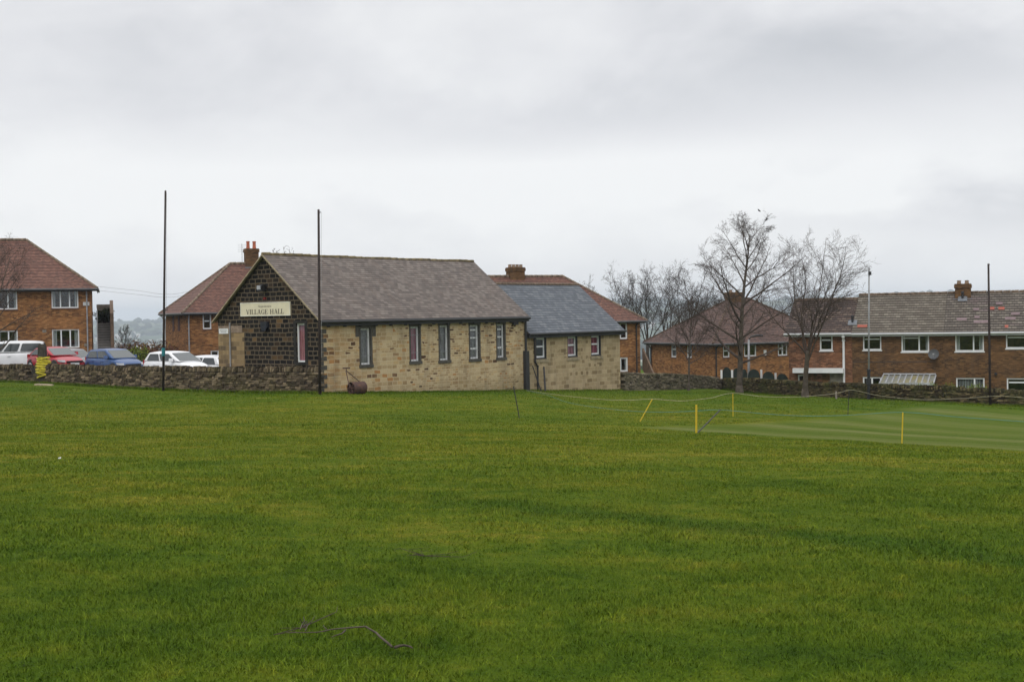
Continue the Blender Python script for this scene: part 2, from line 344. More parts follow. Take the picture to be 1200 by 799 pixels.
M['leaf_dark'] = leafmat('dark_leaves', [(0, (.012, .018, .008)), (.6, (.03, .042, .014)), (1, (.06, .075, .02))])
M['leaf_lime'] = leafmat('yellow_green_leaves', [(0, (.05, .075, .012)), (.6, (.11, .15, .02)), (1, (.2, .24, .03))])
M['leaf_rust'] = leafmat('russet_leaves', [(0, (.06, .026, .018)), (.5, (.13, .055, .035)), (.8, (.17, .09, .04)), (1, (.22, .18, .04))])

# ------------------------------------------------------------------ mesh builder
class MB:
    def __init__(s): s.v = []; s.f = []; s.uv = []; s.r = []; s.rnd = 0.0
    def face(s, pts, uv=None):
        i = len(s.v); s.v += [tuple(p) for p in pts]; s.f.append(tuple(range(i, i+len(pts))))
        s.uv += list(uv) if uv else [(0, 0)]*len(pts); s.r += [s.rnd]*len(pts); return s
    def hexa(s, p, auto=True):
        """8 corners: bottom ring 0-3, top ring 4-7 (counter clockwise from above)"""
        for q in ((0, 3, 2, 1), (4, 5, 6, 7), (0, 1, 5, 4), (1, 2, 6, 5), (2, 3, 7, 6), (3, 0, 4, 7)):
            pts = [Vector(p[k]) for k in q]
            n = (pts[1]-pts[0]).cross(pts[2]-pts[0])
            if abs(n.z) > max(abs(n.x), abs(n.y)): uv = [(a.x, a.y) for a in pts]
            elif abs(n.y) > abs(n.x): uv = [(a.x, a.z) for a in pts]
            else: uv = [(a.y, a.z) for a in pts]
            s.face(pts, uv)
        return s
    def box(s, x0, x1, y0, y1, z0, z1):
        if x1 < x0: x0, x1 = x1, x0
        if y1 < y0: y0, y1 = y1, y0
        return s.hexa([(x0, y0, z0), (x1, y0, z0), (x1, y1, z0), (x0, y1, z0), (x0, y0, z1), (x1, y0, z1), (x1, y1, z1), (x0, y1, z1)])
    def tube(s, pts, rad, n=8, cap=True):
        pts = [Vector(p) for p in pts]
        if not hasattr(rad, '__len__'): rad = [rad]*len(pts)
        rings = []; up = None
        for i, p in enumerate(pts):
            d = (pts[min(i+1, len(pts)-1)]-pts[max(i-1, 0)])
            d = d.normalized() if d.length > 1e-9 else Vector((0, 0, 1))
            if up is None: up = d.orthogonal().normalized()
            a = (up - d*up.dot(d)); a = a.normalized() if a.length > 1e-6 else d.orthogonal().normalized(); up = a; b = d.cross(a)
            rings.append([p+(a*cos(2*pi*k/n)+b*sin(2*pi*k/n))*rad[i] for k in range(n)])
        base = len(s.v)
        for r in rings: s.v += [tuple(q) for q in r]
        for i in range(len(rings)-1):
            for k in range(n):
                k2 = (k+1) % n
                s.f.append((base+i*n+k, base+i*n+k2, base+(i+1)*n+k2, base+(i+1)*n+k)); s.uv += [(k, i), (k+1, i), (k+1, i+1), (k, i+1)]; s.r += [s.rnd]*4
        if cap:
            s.f.append(tuple(base+k for k in range(n))[::-1]); s.uv += [(0, 0)]*n; s.r += [s.rnd]*n
            s.f.append(tuple(base+(len(rings)-1)*n+k for k in range(n))); s.uv += [(0, 0)]*n; s.r += [s.rnd]*n
        return s
    def build(s, name, mat, parent=None, smooth=False, attr=False, bevel=0):
        me = bpy.data.meshes.new(name); me.from_pydata(s.v, [], s.f)
        u = me.uv_layers.new(name='UVMap'); u.data.foreach_set('uv', np.array(s.uv, 'f').ravel())
        if attr:
            a = me.attributes.new('rnd', 'FLOAT', 'CORNER'); a.data.foreach_set('value', np.array(s.r, 'f'))
        me.materials.append(mat)
        if smooth: me.shade_smooth()
        o = bpy.data.objects.new(name, me); C.objects.link(o)
        if parent: o.parent = parent
        if bevel:
            b = o.modifiers.new('b', 'BEVEL'); b.width = bevel; b.segments = 2; b.limit_method = 'ANGLE'
        return o
def empty(name, loc=(0, 0, 0), rz=0):
    o = bpy.data.objects.new(name, None); C.objects.link(o); o.location = loc; o.rotation_euler = (0, 0, rz); o.empty_display_size = .3; return o
def tag(o, label, cat, group=None, kind=None):
    o['label'] = label; o['category'] = cat
    if group: o['group'] = group
    if kind: o['kind'] = kind
    return o
def struct(o): o['kind'] = 'structure'; return o

# ------------------------------------------------------------------ GROUND
# cricket square corners and the dark band of longer grass, found on the ground
Q0 = G(733, 501); Q1 = G(1200, 529.5); 
e1 = Vector((Q1.x-Q0.x, Q1.y-Q0.y)).normalized(); e2 = Vector((-e1.y, e1.x))
QT = G(1010, 484); QF = G(1200, 481); QW = (Vector((QF.x, QF.y))-Vector((Q0.x, Q0.y))).dot(e2)
l2 = Vector((QT.x-Q0.x, QT.y-Q0.y)).normalized(); en = Vector((l2.y, -l2.x))      # square's left edge and its normal
LB0 = G(600, 593); LB1 = G(1200, 655)
lb = Vector((LB1.x-LB0.x, LB1.y-LB0.y)).normalized()
def field_colour(t, blade=False):
    p = t.pos()
    A1 = t.noise(t.map(p, (.55, .85, 0)), .16, 5, .62, .4)     # broad drifts
    A2 = t.noise(t.map(p, (.7, 1.2, 0), (9, 4, 0)), .75, 5, .68, .3)
    A3 = t.noise(t.map(p, (1, 1, 0)), 4.5, 4, .7)
    f = t.math('ADD', t.math('ADD', t.math('MULTIPLY', A1, .62), t.math('MULTIPLY', A2, .88)), t.math('MULTIPLY', A3, .65))
    field_y = t.n('ShaderNodeSeparateXYZ', {0: p}).outputs[1]            # turf colour graded darker and greener towards the near end
    f = t.math('ADD', f, t.rng(t.math('ADD', field_y, t.math('MULTIPLY', A1, 6)), 7, 22, -.09, .10))
    col = t.ramp(t.rng(f, .80, 1.36), [(0, (.030, .063, .003)), (.25, (.052, .094, .004)), (.5, (.080, .122, .006)), (.75, (.118, .143, .009)), (1, (.19, .178, .02))])
    dry = t.rng(t.noise(t.map(p, (.5, 1.6, 0), (2, 7, 0)), .9, 5, .7), .66, .76, 0, .6)
    col = t.mix(dry, col, (.25, .235, .07))
    # bare brown worm casts and moss
    br = t.rng(t.noise(t.map(p, (.8, 1.3, 0), (31, 7, 0)), 2.1, 4, .7), .68, .78, 0, .5)
    col = t.mix(br, col, (.075, .05, .018))
    sp = t.n('ShaderNodeSeparateXYZ', {0: p})
    def lin(a, b, c): return t.math('ADD', t.math('ADD', t.math('MULTIPLY', sp.outputs[0], a), t.math('MULTIPLY', sp.outputs[1], b)), c)
    wob = t.math('MULTIPLY', t.math('SUBTRACT', t.noise(t.map(p, (1, 1, 0)), .8, 3), .5), 1.1)
    dl = t.math('ABSOLUTE', t.math('ADD', lin(-lb.y, lb.x, -(-lb.y*LB0.x+lb.x*LB0.y)), wob))
    along = lin(lb.x, lb.y, -(lb.x*LB0.x+lb.y*LB0.y))
    band = t.math('MULTIPLY', t.rng(dl, .12, .55, .75, 0), t.rng(along, -2.5, 0.5, 0, 1))
    col = t.mix(t.math('MULTIPLY', band, .8), col, (.022, .066, .004))
    # lush strip where the mower does not reach, along the far walls
    far_ = t.rng(t.math('ADD', sp.outputs[1], t.math('MULTIPLY', t.noise(t.map(p, (1, 1, 0)), .4, 3), 10)), 50, 64, 0, .5)
    col = t.mix(far_, col, (.040, .094, .004))
    # a few straw coloured scars
    sc_ = t.rng(t.noise(t.map(p, (.35, 1.1, 0), (12, 3, 0)), .8, 4, .6), .69, .73, 0, .55)
    col = t.mix(sc_, col, (.30, .29, .09))
    # cricket square
    a = lin(en.x, en.y, -(en.x*Q0.x+en.y*Q0.y)); b = lin(e2.x, e2.y, -(e2.x*Q0.x+e2.y*Q0.y))
    wob2 = t.math('MULTIPLY', t.math('SUBTRACT', t.noise(t.map(p, (1, 1, 0)), 2, 3), .5), .5)
    a2 = t.math('ADD', a, wob2); b2 = t.math('ADD', b, wob2)
    ms = t.math('MULTIPLY', t.math('MULTIPLY', t.rng(a2, 0, .9), t.rng(b2, 0, .5)), t.rng(b2, QW-3, QW, 1, 0))
    st = t.math('SINE', t.math('MULTIPLY', b, 2*pi/5.2))
    st2 = t.noise(t.n('ShaderNodeCombineXYZ', {0: t.math('MULTIPLY', b, 1.1), 1: t.math('MULTIPLY', a, .05)}).outputs[0], 1.1, 4, .6)
    sv = t.math('ADD', t.math('MULTIPLY', t.rng(st, -.8, .8), .5), t.rng(st2, .38, .62, 0, .45))
    sq = t.ramp(sv, [(0, (.062, .104, .008)), (.45, (.098, .134, .018)), (.75, (.135, .158, .04)), (1, (.19, .20, .075))])
    col = t.mix(t.math('MULTIPLY', ms, .88), col, sq)
    # edge strip by the walls: lush growth
    return col
t = NT('turf'); col = field_colour(t)
col = t.mix(.5, col, t.ramp(t.noise(t.pos(), 30, 4, .7), [(.3, (.45, .45, .45)), (.7, (1.1, 1.1, 1.1))]), 'MULTIPLY')
bm_ = t.math('ADD', t.noise(t.pos(), 45, 3, .7), t.noise(t.pos(), 7, 3, .6)); t.bump(bm_, .8, .05)
M['turf'] = t.fin(col, .95, .05)
t = NT('grass_blades'); col = field_colour(t)
a = t.n('ShaderNodeAttribute', attribute_name='rnd').outputs['Fac']
col = t.mix(1., col, t.ramp(a, [(0, (.72, .76, .7)), (.5, (1.05, 1.05, 1.)), (.9, (1.35, 1.3, 1.2)), (1, (1.8, 1.6, 1.5))]), 'MULTIPLY')
t.b.inputs['Transmission Weight'].default_value = 0
M['blades'] = t.fin(col, .7, .1)

# field sheet (fine polar grid), then hills
def polar(name, radii, mat):
    ths = np.concatenate([np.arange(-180, -34, 6.), np.arange(-34, 34.01, .5), np.arange(40, 180, 6.)])*pi/180
    R, T = np.meshgrid(radii, ths, indexing='ij'); X = R*np.sin(T); Y = R*np.cos(T); Z = height(X, Y)
    nr, na = R.shape; v = np.stack([X, Y, Z], -1).reshape(-1, 3)
    f = [(i*na+j, (i+1)*na+j, (i+1)*na+(j+1) % na, i*na+(j+1) % na) for i in range(nr-1) for j in range(na)]
    me = bpy.data.meshes.new(name); me.from_pydata(v.tolist(), [], f)
    if radii[0] < .2:
        pass
    me.materials.append(mat); me.shade_smooth()
    o = bpy.data.objects.new(name, me); C.objects.link(o)
    # normals upwards
    bmm = bmesh.new(); bmm.from_mesh(me); bmesh.ops.recalc_face_normals(bmm, faces=bmm.faces)
    if bmm.faces[0].normal.z < 0: bmesh.ops.reverse_faces(bmm, faces=bmm.faces)
    bmm.to_mesh(me); bmm.free()
    return struct(o)
polar('field', np.concatenate([[.05], np.arange(1, 20, .5), np.arange(20, 110, 1.), [115, 120, 128, 136, 145, 155]]), M['turf'])
t = NT('farmland'); p = t.pos()
f = t.n('ShaderNodeTexVoronoi', {'Vector': t.map(p, (1, 1, 0)), 'Scale': .0042}, feature='F1').outputs['Color']
fv = t.n('ShaderNodeRGBToBW', {0: f}).outputs[0]
col = t.ramp(fv, [(.2, (.035, .06, .02)), (.45, (.06, .095, .03)), (.65, (.10, .12, .045)), (.85, (.09, .075, .05))])
ed = t.n('ShaderNodeTexVoronoi', {'Vector': t.map(p, (1, 1, 0)), 'Scale': .0042}, feature='DISTANCE_TO_EDGE').outputs[0]
col = t.mix(t.rng(ed, .02, .06, .9, 0), col, (.012, .018, .01))
col = t.mix(t.rng(t.noise(t.map(p, (1, 1, 0)), .004, 5, .6), .5, .56, 0, .95), col, (.014, .018, .011))
col = t.mix(t.rng(t.noise(t.map(p, (1, 1, 0)), .05, 3, .7), .66, .70, 0, .8), col, (.45, .42, .38))
M['farmland'] = t.fin(col, .95, .1)
polar('hills', np.concatenate([[154], np.arange(165, 400, 20.), np.arange(400, 6000, 80.), np.arange(6000, 8800, 350.)]), M['farmland'])

# woods and house specks on the far slopes: stuff
mb = MB()
for i in range(7000):
    th = rng.uniform(-.42, .42); R = rng.uniform(1100, 5700)
    cl = sin(th*37+R*.006)+sin(th*91-R*.0037)+.6*sin(R*.021+th*11)
    if cl < .55: continue
    x, y = R*sin(th), R*cos(th); z = H(x, y); s = rng.uniform(8, 24); h = s*rng.uniform(.5, .9)
    mb.rnd = rng.random()
    mb.tube([(x, y, z-1), (x, y, z+h*.3), (x+rng.normal()*.5, y, z+h*.75), (x, y, z+h)], [s*.4, s*.75, s*.55, s*.15], 6)
tag(mb.build('far_woods', M['leaf_dark'], attr=True, smooth=True), 'hazy dark woods scattered over the distant valley slopes', 'woods', kind='stuff')
mb = MB()
for i in range(230):
    th = rng.choice([-.30, -.285, -.27, .10, .14, .19])+rng.normal()*.012; R = rng.uniform(2000, 4200)
    x, y = R*sin(th), R*cos(th); z = H(x, y); a = rng.uniform(0, 1.); wv_ = rng.uniform(7, 14)
    mb.box(x, x+wv_, y, y+8, z-1, z+6)
    mb.hexa([(x-.5, y-.5, z+6), (x+wv_+.5, y-.5, z+6), (x+wv_+.5, y+8.5, z+6), (x-.5, y+8.5, z+6), (x-.5, y+3.9, z+9), (x+wv_+.5, y+3.9, z+9), (x+wv_+.5, y+4.1, z+9), (x-.5, y+4.1, z+9)])
tag(mb.build('far_town', plain('pale_render', (.42, .40, .37), .8)), 'specks of pale houses on the far hillside', 'far town', kind='stuff')

# car park behind the left wall
def cpz(x, y): return -1.27 + 0.035*(-19-x)*.6
mb = MB(); pl0 = [(-45, 72.5), (-33, 69.8), (-15.2, 60.2), (-13.4, 63.5), (-8, 72), (-4, 84), (-45, 96)]
lerpY = lambda px_: 1/(1/72.8+(1/55.9-1/72.8)*px_/376.)
wl_ = [(W(px_, 455, lerpY(px_)).x, lerpY(px_)) for px_ in (-110, 0, 60, 120, 190, 240)]
pl_ = [(-60, 90.)]+[(x+.25, y+.55) for x, y in wl_]+[(-12.5, 66), (-8, 72), (-6, 76), (-8, 92), (-60, 97)]
mb.face([(x, y, cpz(x, y)) for x, y in pl_])
for i in range(len(pl_)):
    a, b = pl_[i], pl_[(i+1) % len(pl_)]
    mb.face([(a[0], a[1], cpz(*a)-3.5), (b[0], b[1], cpz(*b)-3.5), (b[0], b[1], cpz(*b)), (a[0], a[1], cpz(*a))])
struct(mb.build('car_park', M['asphalt']))

# ------------------------------------------------------------------ GRASS (one object, real blades)
def grass(name, bands, mat, seed=3):
    r = np.random.default_rng(seed); Vs = []; Fs = []; Rn = []; off = 0
    for (y0, y1, dens, h, wd, lean) in bands:
        half = lambda y: .44*y+.7
        area = (half(y0)+half(y1))*(y1-y0); N = int(area*dens)
        Y = np.sqrt(r.uniform(y0*y0, y1*y1, N)); X = r.uniform(-1, 1, N)*(half(Y))
        # keep off the square, thinner
        a = (X-Q0.x)*en.x+(Y-Q0.y)*en.y; b = (X-Q0.x)*e2.x+(Y-Q0.y)*e2.y
        insq = (a > 0) & (b > 0) & (b < QW)
        # stay on the field side of hall / walls
        lim = np.where(X < -8.3, 55.2-(X+8.3)*.66, 55.2+(X+8.3)*1.15)
        lim = np.minimum(lim, np.where(X > 5.5, 73-(X-5.5)*.0, 200)); lim = np.where(X > 11, np.minimum(76, 80-(X-11)*1.1), lim)
        keep = (~insq | (r.random(N) < .12)) & (Y < lim)
        X, Y = X[keep], Y[keep]; N = len(X); insq = insq[keep]
        n1 = np.sin(X*.9+1.3*np.sin(Y*.5))*np.sin(Y*.8+np.sin(X*.6)); n2 = np.sin(X*4.1+Y*1.7+2*np.sin(Y*1.1))*np.sin(Y*3.3-X*1.2)
        hs = h*(1+.28*n1+.30*n2)*r.uniform(.5, 1.35, N); hs = np.where(insq, hs*.25, hs)
        dlb = np.abs((X-LB0.x)*-lb.y+(Y-LB0.y)*lb.x); al = (X-LB0.x)*lb.x+(Y-LB0.y)*lb.y
        hs = np.where((dlb < .35) & (al > -1), hs*1.15, hs)
        Z = height(X, Y); an = r.uniform(0, 2*pi, N); dx, dy = np.cos(an), np.sin(an)
        w_ = wd*r.uniform(.6, 1.3, N)*.5; ln = r.normal(0, lean, (2, N))
        rn = np.clip(r.random(N)**1.15, 0, 1)
        base = np.stack([X, Y, Z-.004], -1); side = np.stack([dx*w_, dy*w_, 0*w_], -1)
        mid = base+np.stack([ln[0]*hs*.35, ln[1]*hs*.35, hs*.6], -1); tip = base+np.stack([ln[0]*hs, ln[1]*hs, hs*(1-.25*np.minimum(1, ln[0]**2+ln[1]**2))], -1)
        v = np.stack([base-side, base+side, mid+side*.8, mid-side*.8, tip], 1).reshape(-1, 3)
        i5 = (np.arange(N)*5)[:, None]+off
        Vs.append(v); Fs.append((i5+[[0, 1, 2, 3]], i5+[[3, 2, 4]])); Rn.append(np.repeat(rn, 5)); off += N*5
    V = np.concatenate(Vs); quads = np.concatenate([f[0] for f in Fs]); tris = np.concatenate([f[1] for f in Fs])
    me = bpy.data.meshes.new(name); me.vertices.add(len(V)); me.vertices.foreach_set('co', V.ravel().astype('f'))
    lv = np.concatenate([quads.ravel(), tris.ravel()]).astype('i'); me.loops.add(len(lv)); me.loops.foreach_set('vertex_index', lv)
    ls = np.concatenate([np.arange(len(quads))*4, len(quads)*4+np.arange(len(tris))*3]).astype('i')
    me.polygons.add(len(ls)); me.polygons.foreach_set('loop_start', ls)
    me.update(calc_edges=True)
    at = me.attributes.new('rnd', 'FLOAT', 'POINT'); at.data.foreach_set('value', np.concatenate(Rn).astype('f'))
    me.materials.append(mat); o = bpy.data.objects.new(name, me); C.objects.link(o); return o
g = grass('grass', [(4.3, 9, 5200, .030, .0038, .8), (9, 16, 2200, .030, .0058, .8), (16, 30, 700, .030, .010, .7), (30, 50, 190, .032, .02, .6), (50, 80, 70, .035, .035, .5)], M['blades'])
tag(g, 'short rough green and olive turf covering the sports field', 'grass', kind='stuff')

# ------------------------------------------------------------------ BUILDING KIT
class Frame:
    """local axes of a building: x along its front, y to the back, z up; origin on a front corner"""
    def __init__(s, px, Y, ang, X=None, zrel=0.):
        p = W(px, 460, Y) if X is None else Vector((X, Y, 0))
        # the pixel is read at the foot of the wall
        s.o = Vector((p.x, p.y, 0)); s.a = RD(ang); s.u = Vector((cos(s.a), sin(s.a), 0)); s.v = Vector((-sin(s.a), cos(s.a), 0))
        s.o.z = zrel
    def loc(s, px, py, front=True, at=0.):
        d = ray(px, py); n = s.v if front else s.u
        t = ((s.o + n*at) - EYE).dot(n)/d.dot(n)
        p = EYE + d*t - s.o
        return Vector((p.dot(s.u), p.dot(s.v), p.z))
    def root(s, name): return empty(name, s.o, s.a)

def wallsheet(mb, a, b, z0, z1, holes=(), axis='x', at=0., out=-1, depth=.12):
    """wall in the plane axis-z at offset `at`; out = side the outside faces along the other axis; holes (a0,a1,z0,z1)"""
    As = sorted({a, b} | {h[0] for h in holes} | {h[1] for h in holes}); Zs = sorted({z0, z1} | {h[2] for h in holes} | {h[3] for h in holes})
    As = [x for x in As if a-1e-6 <= x <= b+1e-6]; Zs = [z for z in Zs if z0-1e-6 <= z <= z1+1e-6]
    P3 = (lambda t, z, d=0.: (t, at-out*d, z)) if axis == 'x' else (lambda t, z, d=0.: (at-out*d, t, z))
    for i in range(len(As)-1):
        for j in range(len(Zs)-1):
            cx, cz = (As[i]+As[i+1])/2, (Zs[j]+Zs[j+1])/2
            if any(h[0] < cx < h[1] and h[2] < cz < h[3] for h in holes): continue
            q = [(As[i], Zs[j]), (As[i+1], Zs[j]), (As[i+1], Zs[j+1]), (As[i], Zs[j+1])]
            mb.face([P3(*p) for p in q], q)
    for h in holes:
        c = [(h[0], h[2]), (h[1], h[2]), (h[1], h[3]), (h[0], h[3])]
        for k in range(4):
            p, q = c[k], c[(k+1) % 4]
            mb.face([P3(*p), P3(*q), P3(q[0], q[1], depth), P3(p[0], p[1], depth)], [(p[0], p[1]), (q[0], q[1]), (q[0]+depth, q[1]), (p[0]+depth, p[1])])

def courses(mb, bl, br, tr, tl, pitch, lift=.014, thick=True):
    """sloping roof face laid as stepped courses, bottom-left, bottom-right, top-right, top-left"""
    bl, br, tr, tl = map(Vector, (bl, br, tr, tl)); nrm = (br-bl).cross(tl-bl).normalized()
    if nrm.z < 0: nrm = -nrm
    e = (br-bl).normalized(); sl_ = (tl-bl) - e*(tl-bl).dot(e); L = sl_.length; sdir = sl_.normalized(); n = max(1, round(L/pitch))
    for i in range(n):
        a, b = i/n, min(1, (i+1)/n+.0)
        p0, p1 = bl.lerp(tl, a), br.lerp(tr, a); p3, p2 = bl.lerp(tl, b), br.lerp(tr, b)
        q = [p0+nrm*lift, p1+nrm*lift, p2, p3]; uv = [((p-bl).dot(e), (p-bl).dot(sdir)/L*n*pitch) for p in (p0, p1, p2, p3)]
        if (p2-p3).length < 1e-4: q = q[:3]; uv = uv[:3]
        mb.face(q, uv)
        mb.face([p0, p1, p1+nrm*lift, p0+nrm*lift], [uv[0], uv[1], uv[1], uv[0]])

def part(mb, name, mat, par, **k): return mb.build(name, mat, par, **k)

def hip_roof(par, x0, x1, y0, y1, ze, zr, ov, mat, pitch, hipl=True, hipr=True, inset=None, ridgemat=None, label=None):
    X0, X1, Y0, Y1 = x0-ov, x1+ov, y0-ov, y1+ov; ym = (y0+y1)/2; ins = inset or (y1-y0)/2
    rl = x0+ins if hipl else X0; rr = x1-ins if hipr else X1
    mb = MB()
    fl, fr, bl, br = (X0, Y0, ze), (X1, Y0, ze), (X0, Y1, ze), (X1, Y1, ze); RL, RR = (rl, ym, zr), (rr, ym, zr)
    courses(mb, fl, fr, RR, RL, pitch); courses(mb, br, bl, RL, RR, pitch)
    if hipl: courses(mb, bl, fl, RL, RL, pitch)
    if hipr: courses(mb, fr, br, RR, RR, pitch)
    mb.face([fl, bl, br, fr]) ; ro = mb.build('roof', mat, par)
    # hips and ridge capping
    mb = MB()
    def cap(a, b, r=.11):
        a, b = Vector(a), Vector(b); n = max(2, int((b-a).length/.42))
        for i in range(n):
            p, q = a.lerp(b, i/n), a.lerp(b, (i+.97)/n)
            mb.tube([p+Vector((0, 0, .0)), q+Vector((0, 0, .02))], r, 8)
    cap(RL, RR)
    if hipl: cap(fl, RL, .09); cap(bl, RL, .09)
    if hipr: cap(fr, RR, .09); cap(br, RR, .09)
    mb.build('ridge_tiles', ridgemat or M['pale_ridge'], ro, smooth=True)
    # gutter + fascia
    mb = MB(); mb.box(X0+.08, X1-.08, Y0+.02, Y0+.05, ze-.19, ze-.012)
    if hipr: mb.box(X1-.05, X1-.02, Y0+.08, Y1-.08, ze-.19, ze-.012)
    if hipl: mb.box(X0+.02, X0+.05, Y0+.08, Y1-.08, ze-.19, ze-.012)
    fa = mb.build('fascia', M['fascia_dark'] if mat is not M['brown_tile'] else M['fascia'], par)
    mb = MB(); mb.tube([(X0, Y0-.045, ze-.06), (X1, Y0-.045, ze-.06)], .06, 8)
    if hipr: mb.tube([(X1+.045, Y0, ze-.06), (X1+.045, Y1, ze-.06)], .06, 8)
    if hipl: mb.tube([(X0-.045, Y0, ze-.06), (X0-.045, Y1, ze-.06)], .06, 8)
    mb.build('gutter', M['gutter_grey'], par)
    return ro
M['pale_ridge'] = plain('weathered_ridge', (.17, .13, .095), .9, .2, var=.5, scale=6)
M['brown_ridge'] = plain('brown_ridge', (.13, .095, .07), .9, .2, var=.5, scale=6)
M['mossy_ridge'] = plain('mossy_ridge', (.14, .108, .055), .9, .2, var=.5, scale=4)
M['fascia_dark'] = plain('dark_fascia', (.03, .03, .032), .6)
M['gutter_grey'] = plain('grey_gutter', (.09, .09, .095), .5)

def window(par, fr, rect, front=True, at=0., cols=1, rows=1, mull=None, fw=.055, rec=.05, curtain=None, sill=True, framemat=None, sidecurt=None, colw=None, rowh=None, lights=None, out=-1, blind=None):
    """rect = photograph pixels of the window's outer edge; returns the opening for wallsheet"""
    a = fr.loc(rect[0], rect[1], front, at); b = fr.loc(rect[2], rect[3], front, at)
    ax = 0 if front else 1
    # heights read at the mid column so that both corners agree
    xm = (rect[0]+rect[2])/2; zt = fr.loc(xm, rect[1], front, at).z; zb = fr.loc(xm, rect[3], front, at).z
    u0, u1 = sorted((a[ax], b[ax]))
    return make_window(par, u0, u1, zb, zt, ax, at, cols, rows, fw, rec, curtain, sill, framemat, sidecurt, colw, rowh, out, blind)
def make_window(par, u0, u1, zb, zt, ax, at, cols, rows, fw, rec, curtain, sill, framemat, sidecurt, colw, rowh, out, blind=None):
    def bx(mb, a0, a1, z0, z1, d0, d1):       # d = depth into the wall
        y0, y1 = at-out*d0, at-out*d1
        if ax == 0: mb.box(a0, a1, y0, y1, z0, z1)
        else: mb.box(y0, y1, a0, a1, z0, z1)
    mb = MB(); d0, d1 = rec, rec+.06
    bx(mb, u0, u0+fw, zb, zt, d0, d1); bx(mb, u1-fw, u1, zb, zt, d0, d1); bx(mb, u0+fw, u1-fw, zb, zb+fw, d0, d1); bx(mb, u0+fw, u1-fw, zt-fw, zt, d0, d1)
    cw = colw or [1/cols]*cols; acc = 0; xs = [u0+fw]
    for c in cw[:-1]:
        acc += c; xm = u0+(u1-u0)*acc; bx(mb, xm-fw*.55, xm+fw*.55, zb+fw, zt-fw, d0-.004, d1); xs.append(xm)
    xs.append(u1-fw)
    # rowh: per column list of heights at which a transom sits (fraction from the bottom)
    for i in range(len(cw)):
        for h in (rowh[i] if rowh else []):
            zm = zb+(zt-zb)*h; bx(mb, xs[i]+fw*.5, xs[i+1]-fw*.5, zm-fw*.5, zm+fw*.5, d0-.002, d1)
    wn = mb.build('window', framemat or M['white'], par, bevel=.006)
    mb = MB(); bx(mb, u0+fw*.6, u1-fw*.6, zb+fw*.6, zt-fw*.6, rec+.03, rec+.036); mb.build('pane', M['glass'], wn)
    if curtain or sidecurt:
        if curtain: spans = [(u0+.03, u1-.03)]
        else:
            ww = (u1-u0)*sidecurt; spans = [(u0+.04, u0+.04+ww), (u1-.04-ww, u1-.04)]
        for s0, s1 in spans:
            if s1-s0 < .05: continue
            mb = MB(); n = max(6, int((s1-s0)/.035)); pts = []
            for i in range(n+1):
                x = s0+(s1-s0)*i/n; d = rec+.10+.02*sin(i*1.7)
                pts.append((x, d))
            for (xa, da), (xb, db) in zip(pts[:-1], pts[1:]):
                q = [(xa, da, zb+.02), (xb, db, zb+.02), (xb, db, zt-.02), (xa, da, zt-.02)]
                mb.face([(x, at-out*d, z) if ax == 0 else (at-out*d, x, z) for x, d, z in q])
            mb.build('curtain', M[curtain or 'curtain_pale'], wn, smooth=True)
    if blind:
        mb = MB(); n = int((u1-u0-.1)/.09)
        for i in range(n): bx(mb, u0+.06+i*.09, u0+.11+i*.09, zb+.05, zt-.05, rec+.14, rec+.145)
        mb.build('blind', M['curtain_pale'], wn)
    if sill:
        mb = MB(); bx(mb, u0-.05, u1+.05, zb-.07, zb-.002, -.05, rec+.1); mb.build('sill', sill if not isinstance(sill, bool) else M['sillstone'], wn)
    return (u0, u1, zb, zt)
M['sillstone'] = plain('brick_sill', (.10, .05, .035), .8)

def chimney(par, x, y, w_, d_, z0, z1, mat, npot=2, potmat='pot', poth=.45, name='chimney'):
    mb = MB(); mb.box(x-w_/2, x+w_/2, y-d_/2, y+d_/2, z0, z1-.28); mb.box(x-w_/2-.05, x+w_/2+.05, y-d_/2-.05, y+d_/2+.05, z1-.28, z1-.06)
    mb.box(x-w_/2-.02, x+w_/2+.02, y-d_/2-.02, y+d_/2+.02, z1-.06, z1)
    ch = mb.build(name, mat, par)
    for i in range(npot):
        px_ = x+(i-(npot-1)/2)*w_/npot
        m2 = MB(); m2.tube([(px_, y, z1-.02), (px_, y, z1+.08), (px_, y, z1+poth*.85), (px_, y, z1+poth*.86), (px_, y, z1+poth)], [.15, .13, .115, .14, .14], 12); m2.build('chimney_pot', M[potmat], ch)
    m3 = MB(); m3.box(x-w_/2-.1, x+w_/2+.1, y-d_/2-.1, y+d_/2+.1, z0+.0, z0+.5*abs(z1-z0)*.3); m3.build('lead_flashing', M['lead'], ch)
    return ch
def pipe(par, pts, r=.04, mat='darkpipe', name='downpipe'):
    mb = MB(); mb.tube(pts, r, 8)
    for p in pts[1:-1]: mb.tube([Vector(p)-Vector((0, 0, .04)), Vector(p)+Vector((0, 0, .04))], r*1.4, 8)
    return mb.build(name, M[mat], par)
def zrel(px, py, Y): return W(px, py, Y).z

